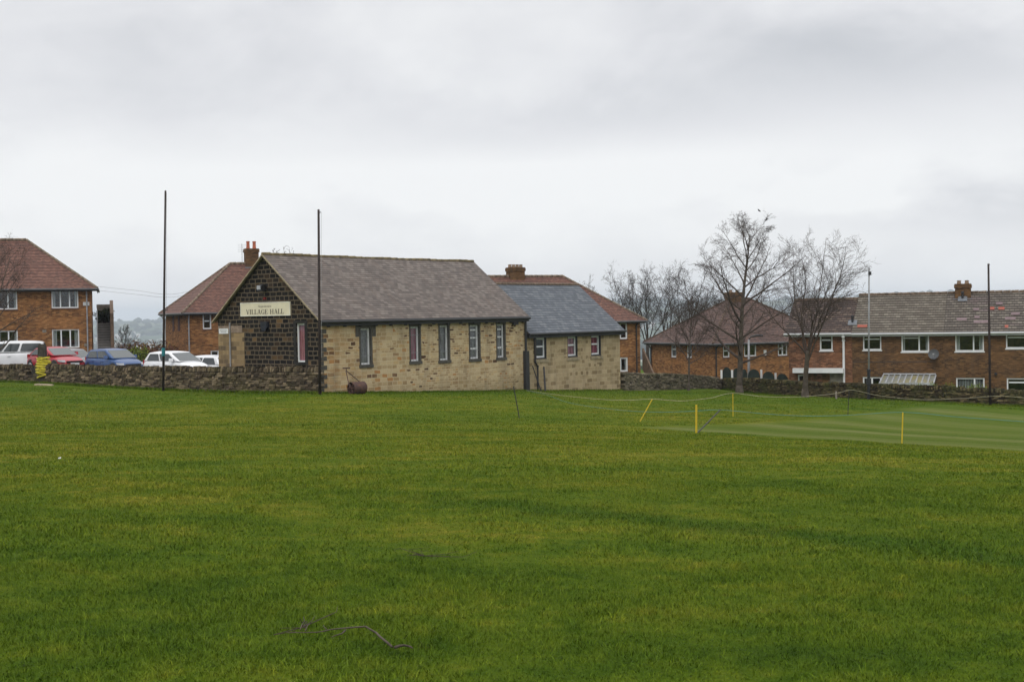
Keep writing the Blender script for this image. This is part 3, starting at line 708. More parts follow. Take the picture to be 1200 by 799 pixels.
# ------------------------------------------------------------------ VILLAGE HALL
hf = Frame(376, 56, 49.3); hf.o = Vector((W(376, 461, 56).x, 56, 0))
HL, HWd = 13.95, 7.3
ze = hf.loc(376, 372.8).z; zr_h = EYE.z+2.86
hall = hf.root('village_hall'); tag(hall, 'stone village hall with sooty gable, honey side wall and long slate roof', 'village hall')
zb_ = -4.2
front_px = [(420.6, 381.5, 436.8, 430.8), (479.2, 379.6, 493.8, 426.6), (513.4, 378.4, 527.8, 425.4), (549., 377.9, 563.4, 423.6), (581, 377.2, 593.1, 422)]
holes = []
for i, r in enumerate(front_px):
    a = hf.loc(r[0], r[1]); b = hf.loc(r[2], r[3]); xm = (r[0]+r[2])/2
    zt, zb0 = hf.loc(xm, r[1]).z, hf.loc(xm, r[3]).z; u0, u1 = a.x, b.x; s = .09
    # dark stone surround sits in the wall, 15 mm proud
    mb = MB(); mb.box(u0, u0+s, -.015, .16, zb0+.14, zt-.12); mb.box(u1-s, u1, -.015, .16, zb0+.14, zt-.12)
    mb.box(u0-.02, u1+.02, -.025, .10, zt-.12, zt+.03); mb.box(u0-.03, u1+.03, -.05, .12, zb0, zb0+.14)
    if i == 0: mb.box(u0-.22, u0-.02, -.02, .1, zt-.5, zt+.02); mb.box(u1+.02, u1+.22, -.02, .1, zt-.5, zt+.02)
    mb.build('window_surround', M['surround'], hall)
    holes.append((u0+s*.5, u1-s*.5, zb0+.07, zt-.06))
    wn = make_window(hall, u0+s, u1-s, zb0+.14, zt-.12, 0, 0, 1, 1, .075, .11, 'curtain_red' if i == 1 else None, False, None, None if i in (1,) else (.0 if i < 3 else None), [1], [[.3, .62, .85] if i > 2 else []], -1)
    w_ob = [o for o in hall.children if o.name.startswith('window') and not o.name.startswith('window_')][-1]
    if i >= 3: pass
    mb = MB(); 
    for k in (1, 3): mb.box(u0+s*.6, u1-s*.6, .03, .038, zb0+.14+(zt-zb0-.26)*k/4-.009, zb0+.14+(zt-zb0-.26)*k/4+.009)
    for k in range(2): mb.box(u0+s+(u1-u0-2*s)*(k+1)/3-.008, u0+s+(u1-u0-2*s)*(k+1)/3+.008, .04, .048, zb0+.15, zt-.13)
    mb.build('window_bars', M['grey'], w_ob)
    if i in (0, 2, 3, 4):
        mb = MB(); n = 14
        for k in range(n):
            xa = u0+s+.03+(u1-u0-2*s-.06)*k/n; xb = u0+s+.03+(u1-u0-2*s-.06)*(k+1)/n
            mb.face([(xa, .21+.02*(k % 2), zb0+.16), (xb, .21+.02*((k+1) % 2), zb0+.16), (xb, .21+.02*((k+1) % 2), zt-.14), (xa, .21+.02*(k % 2), zt-.14)])
        mb.build('curtain', M['net_dark'] if 'net_dark' in M else M.setdefault('net_dark', plain('dusty_net', (.30, .28, .28) , .9, var=.3, scale=9)), w_ob)
mb = MB(); wallsheet(mb, 0, HL, zb_, ze, holes, 'x', 0, -1, .15)
wallsheet(mb, 0, HL, zb_, ze, [], 'x', HWd, 1); mb.build('side_wall', M['hall_stone'], hall)
mb = MB()
gr = (347.2, 378.9, 358, 424.2)
ga, gb = hf.loc(gr[0], gr[1], False, -0.0), hf.loc(gr[2], gr[3], False)
gz1, gz0 = hf.loc(352, gr[1], False).z, hf.loc(352, gr[3], False).z; g0, g1_ = sorted((ga.y, gb.y))
wallsheet(mb, 0, HWd, zb_, ze, [(g0, g1_, gz0, gz1)], 'y', 0, -1, .15)
ym = HWd/2; mb.face([(0, 0, ze), (0, HWd, ze), (0, ym, zr_h)], [(0, ze), (HWd, ze), (ym, zr_h)])
mbg = mb; mb = MB(); mb.face([(HL, 0, zb_), (HL, HWd, zb_), (HL, HWd, ze), (HL, ym, zr_h), (HL, 0, ze)], [(0, zb_), (HWd, zb_), (HWd, ze), (ym, zr_h), (0, ze)])
mb.build('far_gable', M['hall_stone'], hall); o = mbg.build('gable_wall', M['gable_stone'], hall); o['label'] = 'gable wall of soot blackened blocks with pale joints'
make_window(hall, g0, g1_, gz0, gz1, 1, 0, 1, 1, .07, .06, 'curtain_red', False, None, None, None, None, -1)
mb = MB(); mb.box(-.03, .02, g0-.18, g0-.005, gz0-.1, gz1+.12); mb.box(-.03, .02, g1_+.005, g1_+.18, gz0-.1, gz1+.12); mb.box(-.04, .02, g0-.005, g1_+.005, gz1+.002, gz1+.12); mb.box(-.05, .02, g0-.005, g1_+.005, gz0-.12, gz0-.002)
mb.build('window_surround', M['black_stone'] if 'black_stone' in M else M.setdefault('black_stone', plain('sooty_stone', (.022, .021, .019), .9, var=.4, scale=6)), hall)
# blocked doorway at the left end of the gable
da = hf.loc(286, 381, False); db = hf.loc(286, 430, False); mb = MB(); mb.box(-.012, .01, da.y, HWd-.02, db.z-2, da.z-.35)
mb.build('blocked_doorway', M['infill'], hall)
mb = MB(); mb.box(-.03, .01, da.y+.15, HWd-.05, da.z-.345, da.z-.02); mb.build('door_lintel', M['pinkstone'] if 'pinkstone' in M else M.setdefault('pinkstone', plain('pinkish_stone', (.22, .165, .125), .9, var=.3, scale=5)), hall)
# roof
mb = MB(); EX = .18; ov = .22; slope = (zr_h-ze)/ym
e0 = (-EX, -ov, ze-ov*slope+.09); e1_ = (HL+EX*.6, -ov, ze-ov*slope+.09); r0 = (-EX, ym, zr_h+.09); r1 = (HL+EX*.6, ym, zr_h+.05)
f0 = (-EX, HWd+ov, ze-ov*slope+.09); f1 = (HL+EX*.6, HWd+ov, ze-ov*slope+.09)
courses(mb, e0, e1_, r1, r0, .165, .010); courses(mb, f1, f0, r0, r1, .165, .010)
roof = mb.build('roof', M['stone_slate'], hall)
mb = MB(); nn = 30
for k in range(nn):
    a = Vector(r0).lerp(Vector(r1), k/nn); b = Vector(r0).lerp(Vector(r1), (k+.96)/nn)
    dzr = -.035*sin(pi*k/nn)-.012*sin(k*1.1); mb.tube([a+Vector((0, 0, dzr)), b+Vector((0, 0, dzr+.015))], .08, 8)
mb.build('ridge_tiles', M['mossy_ridge'], roof, smooth=True)
mb = MB()
for (A_, B_) in ((e0, r0), (f0, r0)):
    A2, B2 = Vector(A_), Vector(B_); dz = Vector((0, 0, -.08))
    for off in (0,):
        mb.hexa([A2+dz+Vector((-.03, 0, 0)), A2+dz+Vector((.10, 0, 0)), B2+dz+Vector((.10, 0, 0)), B2+dz+Vector((-.03, 0, 0)), A2+Vector((-.03, 0, -.002)), A2+Vector((.10, 0, -.002)), B2+Vector((.10, 0, -.002)), B2+Vector((-.03, 0, -.002))])
mb.build('verge', M['pale_stone'], hall)
mb = MB(); mb.tube([(-.12, -ov-.03, ze-ov*slope+.0), (HL+.12, -ov-.03, ze-ov*slope+.0)], .075, 8); mb.box(-.1, HL+.1, -ov+.03, -ov+.06, ze-.35, ze-.06)
mb.box(0.02, HL, -.10, -.003, ze-.20, ze-.05)
gut = mb.build('gutter', M['darkpipe'], hall)
for k in range(15):
    mb = MB(); x = .45+k*(HL-.7)/14; mb.box(x-.035, x+.035, -.17, -.004, ze-.40, ze-.2); mb.build('gutter_bracket', M['darkpipe'], gut)
pb = hf.loc(617.5, 458); zt_ = ze-.1
pipe(hall, [(HL-.06, -.09, ze-.1), (HL-.06, -.09, hf.loc(616, 411).z)], .06)
mb = MB(); mb.box(HL-.2, HL+.08, -.2, -.01, -3, hf.loc(616, 411).z); mb.build('pipe_casing', M['darkpipe'], hall)
bb = hf.loc(599.8, 371.8); bb2 = hf.loc(605, 380.6); mb = MB(); mb.box(bb.x, bb2.x, -.16, -.005, bb2.z, bb.z-.05); mb.build('alarm_box', M['black'], hall)
pp = hf.loc(270.3, 378, False); pq = hf.loc(270.3, 430, False); pipe(hall, [(-.06, pp.y, pp.z), (-.06, pp.y, pq.z-1.5)], .035, 'grey')
# quoins: long and short dark stones where gable and side meet
mb = MB()
for k in range(16):
    z0 = hf.loc(376, 461).z+.02+k*.2
    if z0+.2 > ze-.45: break
    mb.box(-.012, .38 if k % 2 else .2, -.012, -.0, z0, z0+.185)
mb.build('quoins', M['surround'], hall)
# fittings on the gable
a = hf.loc(308, 337, False); mb = MB(); y_ = a.y
mb.box(-.10, -.0, y_-.30, y_-.12, a.z-.12, a.z+.02); mb.tube([(-.05, y_-.2, a.z), (-.28, y_-.25, a.z+.08)], .02, 6)
mb.hexa([(-.42, y_-.42, a.z-.14), (-.22, y_-.42, a.z-.18), (-.22, y_-.1, a.z-.18), (-.42, y_-.1, a.z-.14), (-.38, y_-.42, a.z+.1), (-.2, y_-.42, a.z+.14), (-.2, y_-.1, a.z+.14), (-.38, y_-.1, a.z+.1)])
fl_ = mb.build('floodlight', M['black'], hall, bevel=.01)
mb = MB(); mb.box(-.46, -.425, y_-.38, y_-.14, a.z-.1, a.z+.08); mb.build('lamp_glass', M['lamp_clear'], fl_)
a = hf.loc(311, 350.3, False); mb = MB(); mb.box(-.08, 0, a.y-.07, a.y+.07, a.z-.03, a.z+.05); mb.tube([(-.06, a.y, a.z+.05), (-.06, a.y, a.z+.09)], [.04, .02], 8); mb.build('alarm_light', M['red'], hall)
a = hf.loc(308.3, 377, False); b = hf.loc(315.8, 387.5, False); y0, y1 = b.y, a.y
mb = MB(); mb.hexa([(-.16, y0+.1, b.z), (-.0, y0+.1, b.z), (-.0, y1-.1, b.z), (-.16, y1-.1, b.z), (-.16, y0, b.z+.16), (-.0, y0, b.z+.16), (-.0, y1, b.z+.16), (-.16, y1, b.z+.16)]); mb.box(-.16, 0, y0, y1, b.z+.162, a.z)
mb.build('alarm_box', M['bluebox'], hall)
def board(name, rect, mat, label, cat, th=.05):
    a = hf.loc(rect[0], rect[1], False); b = hf.loc(rect[2], rect[3], False); xm = (rect[0]+rect[2])/2
    zt, zb = hf.loc(xm, rect[1], False).z, hf.loc(xm, rect[3], False).z
    yc = (a.y+b.y)/2; wd = abs(a.y-b.y)
    p = hf.o + hf.v*yc; e = empty(name, (p.x, p.y, (zt+zb)/2), hf.a-pi/2)     # local x to the right seen from outside
    tag(e, label, cat); mb = MB(); mb.box(-wd/2, wd/2, -th-.004, -.004, -(zt-zb)/2, (zt-zb)/2); mb.build('board', mat, e, bevel=.006)
    return e, wd, zt-zb
sg, sw, sh = board('name_board', (282.7, 354.2, 341.2, 370.2), M['cream_sign'], 'cream name board lettered VILLAGE HALL on the sooty gable', 'sign')
mb = MB(); th = .055
for (x0, x1, z0, z1) in ((-sw/2, sw/2, sh/2-.035, sh/2), (-sw/2, sw/2, -sh/2, -sh/2+.035), (-sw/2, -sw/2+.035, -sh/2+.035, sh/2-.035), (sw/2-.035, sw/2, -sh/2+.035, sh/2-.035)):
    mb.box(x0, x1, -.064, -.055, z0, z1)
mb.build('board_edge', plain('pale_edge', (.68, .66, .58), .5), sg)
# serif capitals from strokes; unit height 1
TH, TN, SF = .19, .075, .055
GL = {
 'V': (.86, [('l', .14, 1, .46, 0, TH), ('l', .74, 1, .48, 0, TN), ('s', .0, .30, 1), ('s', .60, .88, 1)]),
 'I': (.42, [('l', .21, 0, .21, 1, TH), ('s', .03, .39, 1), ('s', .03, .39, 0)]),
 'L': (.70, [('l', .20, 0, .20, 1, TH), ('s', .02, .40, 1), ('s', .02, .66, 0), ('l', .64, 0, .66, .30, TN)]),
 'A': (.88, [('l', .14, 0, .43, 1, TN), ('l', .46, 1, .74, 0, TH), ('s', .0, .28, 0), ('s', .58, .90, 0), ('l', .24, .34, .62, .34, TN)]),
 'G': (.90, [('a', .46, .5, .38, .5, 48, 318), ('l', .76, .0, .76, .42, TH*.85), ('s', .58, .90, .42), ('l', .74, .66, .76, 1, TN)]),
 'E': (.74, [('l', .20, 0, .20, 1, TH), ('s', .02, .66, 1), ('s', .02, .70, 0), ('l', .26, .52, .50, .52, TN), ('l', .50, .40, .50, .64, TN), ('l', .65, .75, .64, 1, TN), ('l', .67, 0, .69, .28, TN)]),
 'H': (.98, [('l', .20, 0, .20, 1, TH), ('l', .76, 0, .76, 1, TH), ('s', .02, .38, 1), ('s', .02, .38, 0), ('s', .58, .94, 1), ('s', .58, .94, 0), ('l', .25, .5, .72, .5, TN)]),
}
def glyph(mb, ch, x, z, sx, sz, y=-.0575):
    wd, st = GL[ch]
    def quad(x0, z0, x1, z1, wdt):
        p, q = Vector((x0, z0)), Vector((x1, z1)); d = q-p; vert = abs(d.y) > abs(d.x)
        o_ = Vector((wdt/2, 0)) if vert else Vector((0, wdt/2))
        pts = [p-o_, p+o_, q+o_, q-o_]
        mb.face([(x+a.x*sx, y-glyph.k, z+a.y*sz) for a in pts]); glyph.k += .00003
    for s in st:
        if s[0] == 'l': quad(*s[1:])
        elif s[0] == 's': quad(s[1], s[3]+(-SF/2 if s[3] == 1 else (SF/2 if s[3] == 0 else 0)), s[2], s[3]+(-SF/2 if s[3] == 1 else (SF/2 if s[3] == 0 else 0)), SF)
        else:
            _, cx, cz, rx, rz, a0, a1 = s; n = 16
            for i in range(n):
                A, B = RD(a0+(a1-a0)*i/n), RD(a0+(a1-a0)*(i+1)/n)
                def pt(t_, k): wt = TN+(TH-TN)*abs(cos(t_)); return (x+(cx+cos(t_)*(rx-(wt if k else 0)))*sx, y-glyph.k, z+(cz+sin(t_)*(rz-(TN*.8 if k else 0)))*sz)
                mb.face([pt(A, 0), pt(B, 0), pt(B, 1), pt(A, 1)])
            glyph.k += .00003
    return wd*sx
glyph.k = 0
word = 'VILLAGE HALL'; hgt = sh*.36; tot = sum((GL[c][0] if c != ' ' else .5)+.04 for c in word)
sx = sw*.765/tot; mb = MB(); x = -sw*.765/2
for c in word:
    if c == ' ': x += .5*sx; continue
    glyph(mb, c, x, -sh*.37, sx, hgt); x += (GL[c][0]+.04)*sx
mb.build('lettering', M['ink'], sg)
cu = bpy.data.curves.new('t', 'FONT'); cu.body = 'Hoylandswaine'; cu.size = sh*.25; cu.align_x = 'CENTER'
to = bpy.data.objects.new('t', cu); C.objects.link(to); bpy.context.view_layer.update()
me = bpy.data.meshes.new_from_object(to.evaluated_get(bpy.context.evaluated_depsgraph_get())); bpy.data.objects.remove(to)
lo = bpy.data.objects.new('lettering', me); C.objects.link(lo); lo.parent = sg; lo.rotation_euler = (pi/2, 0, 0); lo.location = (0, -.0565, sh*.13); me.materials.clear(); me.materials.append(M['ink'])
ns, nw, nh = board('wall_sign', (257.2, 385, 268, 391), M['white'], 'small white rectangular sign at the left end of the gable', 'sign', .03)
mb = MB(); mb.box(-nw*.38, nw*.38, -.037, -.035, .02, .05); mb.box(-nw*.3, nw*.3, -.037, -.035, -.06, -.03); mb.build('faded_lines', M['grey'], ns)

# ------------------------------------------------------------------ HALL EXTENSION
af = Frame(0, 0, 49.3, X=0); af.o = hf.o + hf.u*(HL+.04) + hf.v*.06; af.o.z = 0; af.a = hf.a; af.u = hf.u; af.v = hf.v
AX = af.loc(727, 440).x; ADp = 6.2
az = af.loc(665, 386.8).z; azr = EYE.z+1.62
ann = af.root('hall_extension'); tag(ann, 'lower tan stone building with blue grey slate roof adjoining the hall', 'building')
hs = []
for i, r in enumerate([(627.7, 393.6, 640.8, 420.8), (664.8, 392.2, 677.3, 418.6), (692.4, 391.4, 704.6, 417)]):
    a = af.loc(r[0], r[1]); b = af.loc(r[2], r[3]); xm = (r[0]+r[2])/2; zt, zb0 = af.loc(xm, r[1]).z, af.loc(xm, r[3]).z
    u0, u1 = a.x, b.x
    hs.append((u0, u1, zb0, zt)); mb = MB()
    mb.box(u0, u0+.07, .02, .16, zb0+.08, zt-.1); mb.box(u1-.07, u1, .02, .16, zb0+.08, zt-.1); mb.box(u0, u1, .02, .16, zt-.1, zt-.001); mb.box(u0, u1, .015, .16, zb0+.001, zb0+.08)
    mb.build('window_surround', M['black'], ann)
    make_window(ann, u0+.07, u1-.07, zb0+.08, zt-.1, 0, 0, 1, 1, .085, .11, 'curtain_red' if i else None, False, None, None, [1], [[.56]], -1)
    if i == 0:
        pass
    mb = MB(); mb.box(u0-.08, u1+.1, -.05, .0, zb0-.16, zb0-.003); mb.build('sill', M['pale_stone'], [o for o in ann.children if o.name.split('.')[0] == 'window'][-1])
    mb = MB(); mb.box(u0-.12, u1+.14, -.015, .0, zt+.004, zt+.22); mb.build('lintel', M['pale_stone'], ann)
mb = MB(); wallsheet(mb, 0, AX, -4.4, az, hs, 'x', 0, -1, .16); wallsheet(mb, 0, AX, -4.4, az, [], 'x', ADp, 1)
for X_ in (0, AX): mb.face([(X_, 0, -4.4), (X_, ADp, -4.4), (X_, ADp, az), (X_, ADp/2, azr), (X_, 0, az)], [(0, -4.4), (ADp, -4.4), (ADp, az), (ADp/2, azr), (0, az)])
mb.build('wall', M['annex_stone'], ann)
mb = MB(); ov2 = .22; s2 = (azr-az)/(ADp/2); zz = az-ov2*s2+.08
courses(mb, (0.1, -ov2, zz), (AX+.2, -ov2, zz), (AX+.2, ADp/2, azr+.08), (.1, ADp/2, azr+.08), .2, .012); courses(mb, (AX+.2, ADp+ov2, zz), (.1, ADp+ov2, zz), (.1, ADp/2, azr+.08), (AX+.2, ADp/2, azr+.08), .2, .012)
ro = mb.build('roof', M['new_slate'], ann)
mb = MB(); mb.tube([(.1, ADp/2, azr+.08), (AX+.2, ADp/2, azr+.08)], .1, 8); mb.build('ridge_tiles', M['brown_ridge'], ro)
mb = MB(); mb.tube([(0.05, -ov2-.05, zz-.06), (AX+.25, -ov2-.05, zz-.06)], .065, 8); mb.box(.1, AX+.2, -ov2+.02, -.003, zz-.26, zz-.03); mb.box(AX+.16, AX+.19, -ov2, ADp/2, zz-.1, zz-.02)
mb.build('gutter', M['darkpipe'], ann)
p1 = af.loc(625.3, 392); p2 = af.loc(626, 424); p3 = af.loc(629, 429); p4 = af.loc(629.2, 458)
pipe(ann, [(p1.x-.05, -.2, zz-.1), (p1.x, -.07, zz-.35), (p2.x, -.07, p2.z), (p3.x, -.07, p3.z), (p4.x, -.07, p4.z-.5)], .045)
a = af.loc(643.5, 393.5); mb = MB(); mb.box(a.x-.08, a.x+.08, -.06, -.002, a.z-.1, a.z+.12); mb.build('air_vent', plain('vent_brown', (.08, .03, .02), .7), ann)
for k, (ax_, ay_, bx_, by_, lab) in enumerate(((623, 428.5, 626.6, 459.5, 'thin dark rod leaning on the tan stone wall left of the downpipe'), (636.3, 429.8, 631.3, 459.5, 'thick dark rod leaning on the tan stone wall right of the downpipe'))):
    A = af.loc(ax_, ay_); B = af.loc(bx_, by_); mb = MB(); q0 = af.o+af.u*A.x+af.v*(-.06)+Vector((0, 0, A.z)); q1 = af.o+af.u*B.x+af.v*(-.45); q1.z = H(q1.x, q1.y)-.03
    mb.tube([q0-Vector(q1), Vector((0, 0, 0))], .028 if k == 0 else .045, 8); o = mb.build('leaning_rod', M['darkpipe']); o.location = q1; tag(o, lab, 'rod')

# ------------------------------------------------------------------ BRICK HOUSES
def floorsheet(mb, fr, x0, x1, y0, y1, zb, zt, hf_, hr=(), hl=()):
    wallsheet(mb, x0, x1, zb, zt, hf_, 'x', y0, -1, .1); wallsheet(mb, x0, x1, zb, zt, [], 'x', y1, 1)
    wallsheet(mb, y0, y1, zb, zt, list(hl), 'y', x0, -1, .1); wallsheet(mb, y0, y1, zb, zt, list(hr), 'y', x1, 1, .1)
# left house
f1_ = Frame(109.3, 86, 17.5); ez = f1_.loc(109, 337.5).z; h1 = f1_.root('brick_house'); tag(h1, 'large brick house with red hipped roof at far left, outside steps at its right', 'house')
rz = ez+3.45
ws = [window(h1, f1_, (60, 338.9, 92, 361), cols=3, fw=.075, sidecurt=.12, colw=[.33, .34, .33]), window(h1, f1_, (-13, 340.6, 20.4, 362.6), cols=3, fw=.075, sidecurt=.1),
      window(h1, f1_, (60.8, 385.9, 93.2, 407.6), cols=3, fw=.075, sidecurt=.15), window(h1, f1_, (-12, 387.4, 21.2, 409.5), cols=3, fw=.075, sidecurt=.1)]
mb = MB(); floorsheet(mb, f1_, -14, 0, 0, 8, -3.5, ez, ws); mb.build('wall', M['brick'], h1)
hip_roof(h1, -14, 0, 0, 8, ez-.02, rz, .42, M['red_tile'], .33, inset=4.2)
q = f1_.loc(108.2, 345); pipe(h1, [(-.28, -.3, ez-.1), (-.28, -.07, ez-.45), (-.28, -.07, -3)], .045, 'grey')
a = f1_.loc(101, 356); mb = MB(); mb.tube([(a.x, -.03, a.z), (a.x, -.0, a.z)], .02, 6); mb.box(a.x-.2, a.x+.2, -.03, -.003, a.z-.12, a.z+.12); mb.build('wall_plaque', M['fascia'], h1)
for px_, py_ in ((52, 388), (101, 404)):
    a = f1_.loc(px_, py_); mb = MB(); mb.box(a.x-.12, a.x+.12, -.03, -.003, a.z-.09, a.z+.09); mb.build('air_vent', M['greystone'], h1)
# outside staircase beside it
sf = Frame(113, 87, 17.5); st = sf.root('outdoor_staircase'); tag(st, 'concrete outside steps rising beside the left brick house', 'staircase')
zs = sf.loc(120, 412).z; tz = sf.loc(120, 379).z; n = 11; xw = sf.loc(129.5, 400).x
mb = MB()
for k in range(n):
    z1_ = zs+(tz-zs)*(k+1)/n; m5 = MB(); m5.box(.13, xw-.01, .3+k*.27-.05, .3+(k+1)*.27+.1, z1_-.055, z1_+.004); m5.build('step_tread', M['tread'] if 'tread' in M else M.setdefault('tread', plain('pale_tread', (.34, .32, .30), .9, var=.15)), st); mb.box(0.12, xw, .3+k*.27, 4.5-.001*k, zs+(tz-zs)*k/n-.02, z1_)
mb.box(0.12, xw, .3, 4.5, zs-1.5, zs-.02); mb.build('steps', plain('concrete_steps', (.22, .21, .20), .9, var=.2), st)
mb = MB(); zt2 = sf.loc(132, 366).z
mb.hexa([(xw+.01, .0, zs-1.5), (xw+.24, 0, zs-1.5), (xw+.24, 5, zs-1.5), (xw+.01, 5, zs-1.5), (xw+.01, 0, zt2-.05), (xw+.24, 0, zt2-.05), (xw+.24, 5, zt2+.9), (xw+.01, 5, zt2+.9)])
mb.build('parapet', M['timber_brown'] if 'timber_brown' in M else M.setdefault('timber_brown', plain('brown_board', (.12, .08, .055), .9, var=.3)), st)
mb = MB(); zt3 = sf.loc(120, 354).z; mb.box(.12, xw+.1, 4.55, 4.75, zs-1, zt3-.35); mb.box(.1, xw+.12, 4.53, 4.77, zt3-.35, zt3-.1)
mb.build('landing_wall', M['wood_grey'], st)
mb = MB(); mb.tube([(.14, .1, zs+.2), (.14, 3.0, tz+.9)], .03, 6); mb.tube([(.14, .1, zs-1), (.14, .1, zs+.25)], .03, 6); mb.build('handrail', M['fascia'], st)

# second house, behind the hall's gable
f2 = Frame(221, 90, 25.5); ez = f2.loc(221, 366.5).z; h2 = f2.root('brick_house'); tag(h2, 'brick house with red hipped roof just behind and left of the hall gable', 'house'); D2 = 8.1
ws = [window(h2, f2, (237.4, 367.4, 247.9, 385.6), rows=2, fw=.09, rowh=[[.52]]), window(h2, f2, (246.8, 410.6, 257, 423), rows=1, fw=.09)]
ls = []
for (xa, xb) in ((202.2, 204.6), (208.6, 211)):
    A = f2.loc(xa, 368, False); B = f2.loc(xb, 388, False); zc_ = f2.loc((xa+xb)/2, 368.5, False).z; zd = f2.loc((xa+xb)/2, 388, False).z
    y0, y1 = sorted((A.y, B.y)); mb = MB(); mb.box(-.035, -.002, y0, y1, zd, zc_-.05); mb.build('vertical_recess', M['timber_red'] if 'timber_red' in M else M.setdefault('timber_red', plain('dark_red_timber', (.05, .015, .012), .7)), h2)
mb = MB(); floorsheet(mb, f2, 0, 13, 0, D2, -5, ez, ws); mb.build('wall', M['brick'], h2)
rz2 = EYE.z+(374.4-309)*95.3/1500
hip_roof(h2, 0, 13, 0, D2, ez, rz2, .4, M['red_tile'], .33)
c = f2.loc(294.5, 300, True, D2/2); chimney(h2, c.x, D2/2, .95, .7, rz2-.5, f2.loc(294.5, 291.5, True, D2/2).z, M['brick_chim'] if 'brick_chim' in M else M.setdefault('brick_chim', M['brick_dark']), 2, 'pot', .55)
pipe(h2, [(.08, -.42, ez-.06), (.1, -.07, ez-.4), (.1, -.07, -4)], .05, 'grey'); pipe(h2, [(-.42, D2-.1, ez-.06), (-.07, D2-.1, ez-.5), (-.07, D2-.1, -4)], .04, 'white')
mb = MB(); cx_ = c.x-.7; mb.tube([(cx_, D2/2, rz2), (cx_, D2/2, rz2+1.5)], .018, 5)
for k in range(5): mb.tube([(cx_-.3, D2/2+.0, rz2+.9+k*.13), (cx_+.3, D2/2, rz2+.9+k*.13)], .01, 4)
mb.build('tv_aerial', M['grey'], h2)

# third house, behind the extension
f3 = Frame(751, 95, 25); D3 = 8.4; ez = f3.loc(751, 375.5).z; h3 = f3.root('brick_house'); tag(h3, 'orange brick house with red hipped roof rising behind the hall extension', 'house')
ws = [window(h3, f3, (726.2, 377.8, 735.4, 397.2), fw=.11), window(h3, f3, (726.6, 418.6, 736, 435.4), fw=.11, sidecurt=.25)]
mb = MB(); floorsheet(mb, f3, -17, 0, 0, D3, -6, ez, ws); mb.build('wall', M['brick'], h3)
rz3 = EYE.z+(367.9-323.8)*97/1500
hip_roof(h3, -17, 0, 0, D3, ez, rz3, .4, M['red_tile'], .33)
c = f3.loc(604, 320, True, D3/2); chimney(h3, c.x, D3/2, 1.2, .75, rz3-.7, f3.loc(604, 313.5, True, D3/2).z, M['brick_dark'], 4, 'potgrey', .22)
pipe(h3, [(-.35, -.42, ez-.06), (-.35, -.07, ez-.4), (-.35, -.07, -5)], .05)
# leaning timber stair rail by the house
o_ = W(752, 437, 94); mb = MB(); 
A = W(752.5, 408, 94.5); B = W(766.5, 440, 92.5)
mb.hexa([B+Vector((0, 0, -1)), B+Vector((.12, .05, -1)), A+Vector((.12, .05, -1.6)), A+Vector((0, 0, -1.6)), B, B+Vector((.12, .05, 0)), A+Vector((.12, .05, 0)), A])
q0 = Vector((B.x, B.y, B.z-1)); mb.v = [tuple(Vector(v)-q0) for v in mb.v]; o = mb.build('stair_fence', M['timber_brown']); o.location = q0; tag(o, 'sloping brown board fence at the right corner of the orange brick house', 'fence')

# fourth house, behind the trees
f4 = Frame(838, 100, 25); D4 = 9.6; L4 = 11.6; ez = f4.loc(838, 402.5).z; h4 = f4.root('brick_house'); tag(h4, 'brick house with steep weathered red hipped roof behind the two tall bare trees', 'house')
ws = [window(h4, f4, (847.4, 404.8, 855.2, 418.7), fw=.09, rowh=[[.55]]), window(h4, f4, (872, 402, 886.6, 417.6), cols=2, fw=.1, colw=[.45, .55]), window(h4, f4, (911.6, 401, 923, 416.6), cols=2, fw=.1, rowh=[[.55], []])]
wl = [window(h4, f4, (786.2, 403, 792.4, 418.6), front=False, fw=.11, rowh=[[.6]]), window(h4, f4, (804.6, 403.5, 810.6, 419.2), front=False, fw=.11)]
mb = MB(); floorsheet(mb, f4, 0, L4, 0, D4, -7, ez, ws, (), wl); mb.build('wall', M['brick'], h4)
rz4 = EYE.z+(364.8-350.5)*106.3/1500
M['dull_ridge'] = plain('dull_ridge', (.085, .058, .042), .9, .2, var=.4, scale=6)
hip_roof(h4, 0, L4, 0, D4, ez, rz4, .45, M['old_red_tile'], .33, ridgemat=M['dull_ridge'])
c = f4.loc(860, 345, True, D4/2); chimney(h4, c.x, D4/2, 1.25, .8, rz4-.6, f4.loc(860, 342.5, True, D4/2).z, M['brick_dark'], 2, 'potgrey', .2)
pipe(h4, [(.1, -.5, ez-.06), (.1, -.07, ez-.4), (.1, -.07, -6)], .055); pipe(h4, [(-.5, D4-.15, ez-.06), (-.07, D4-.15, ez-.5), (-.07, D4-.15, -6)], .06)
a = f4.loc(896, 413); mb = MB(); mb.box(a.x-.11, a.x+.11, -.09, -.003, a.z-.2, a.z+.2); mb.build('alarm_box', M['white'], h4, bevel=.02)

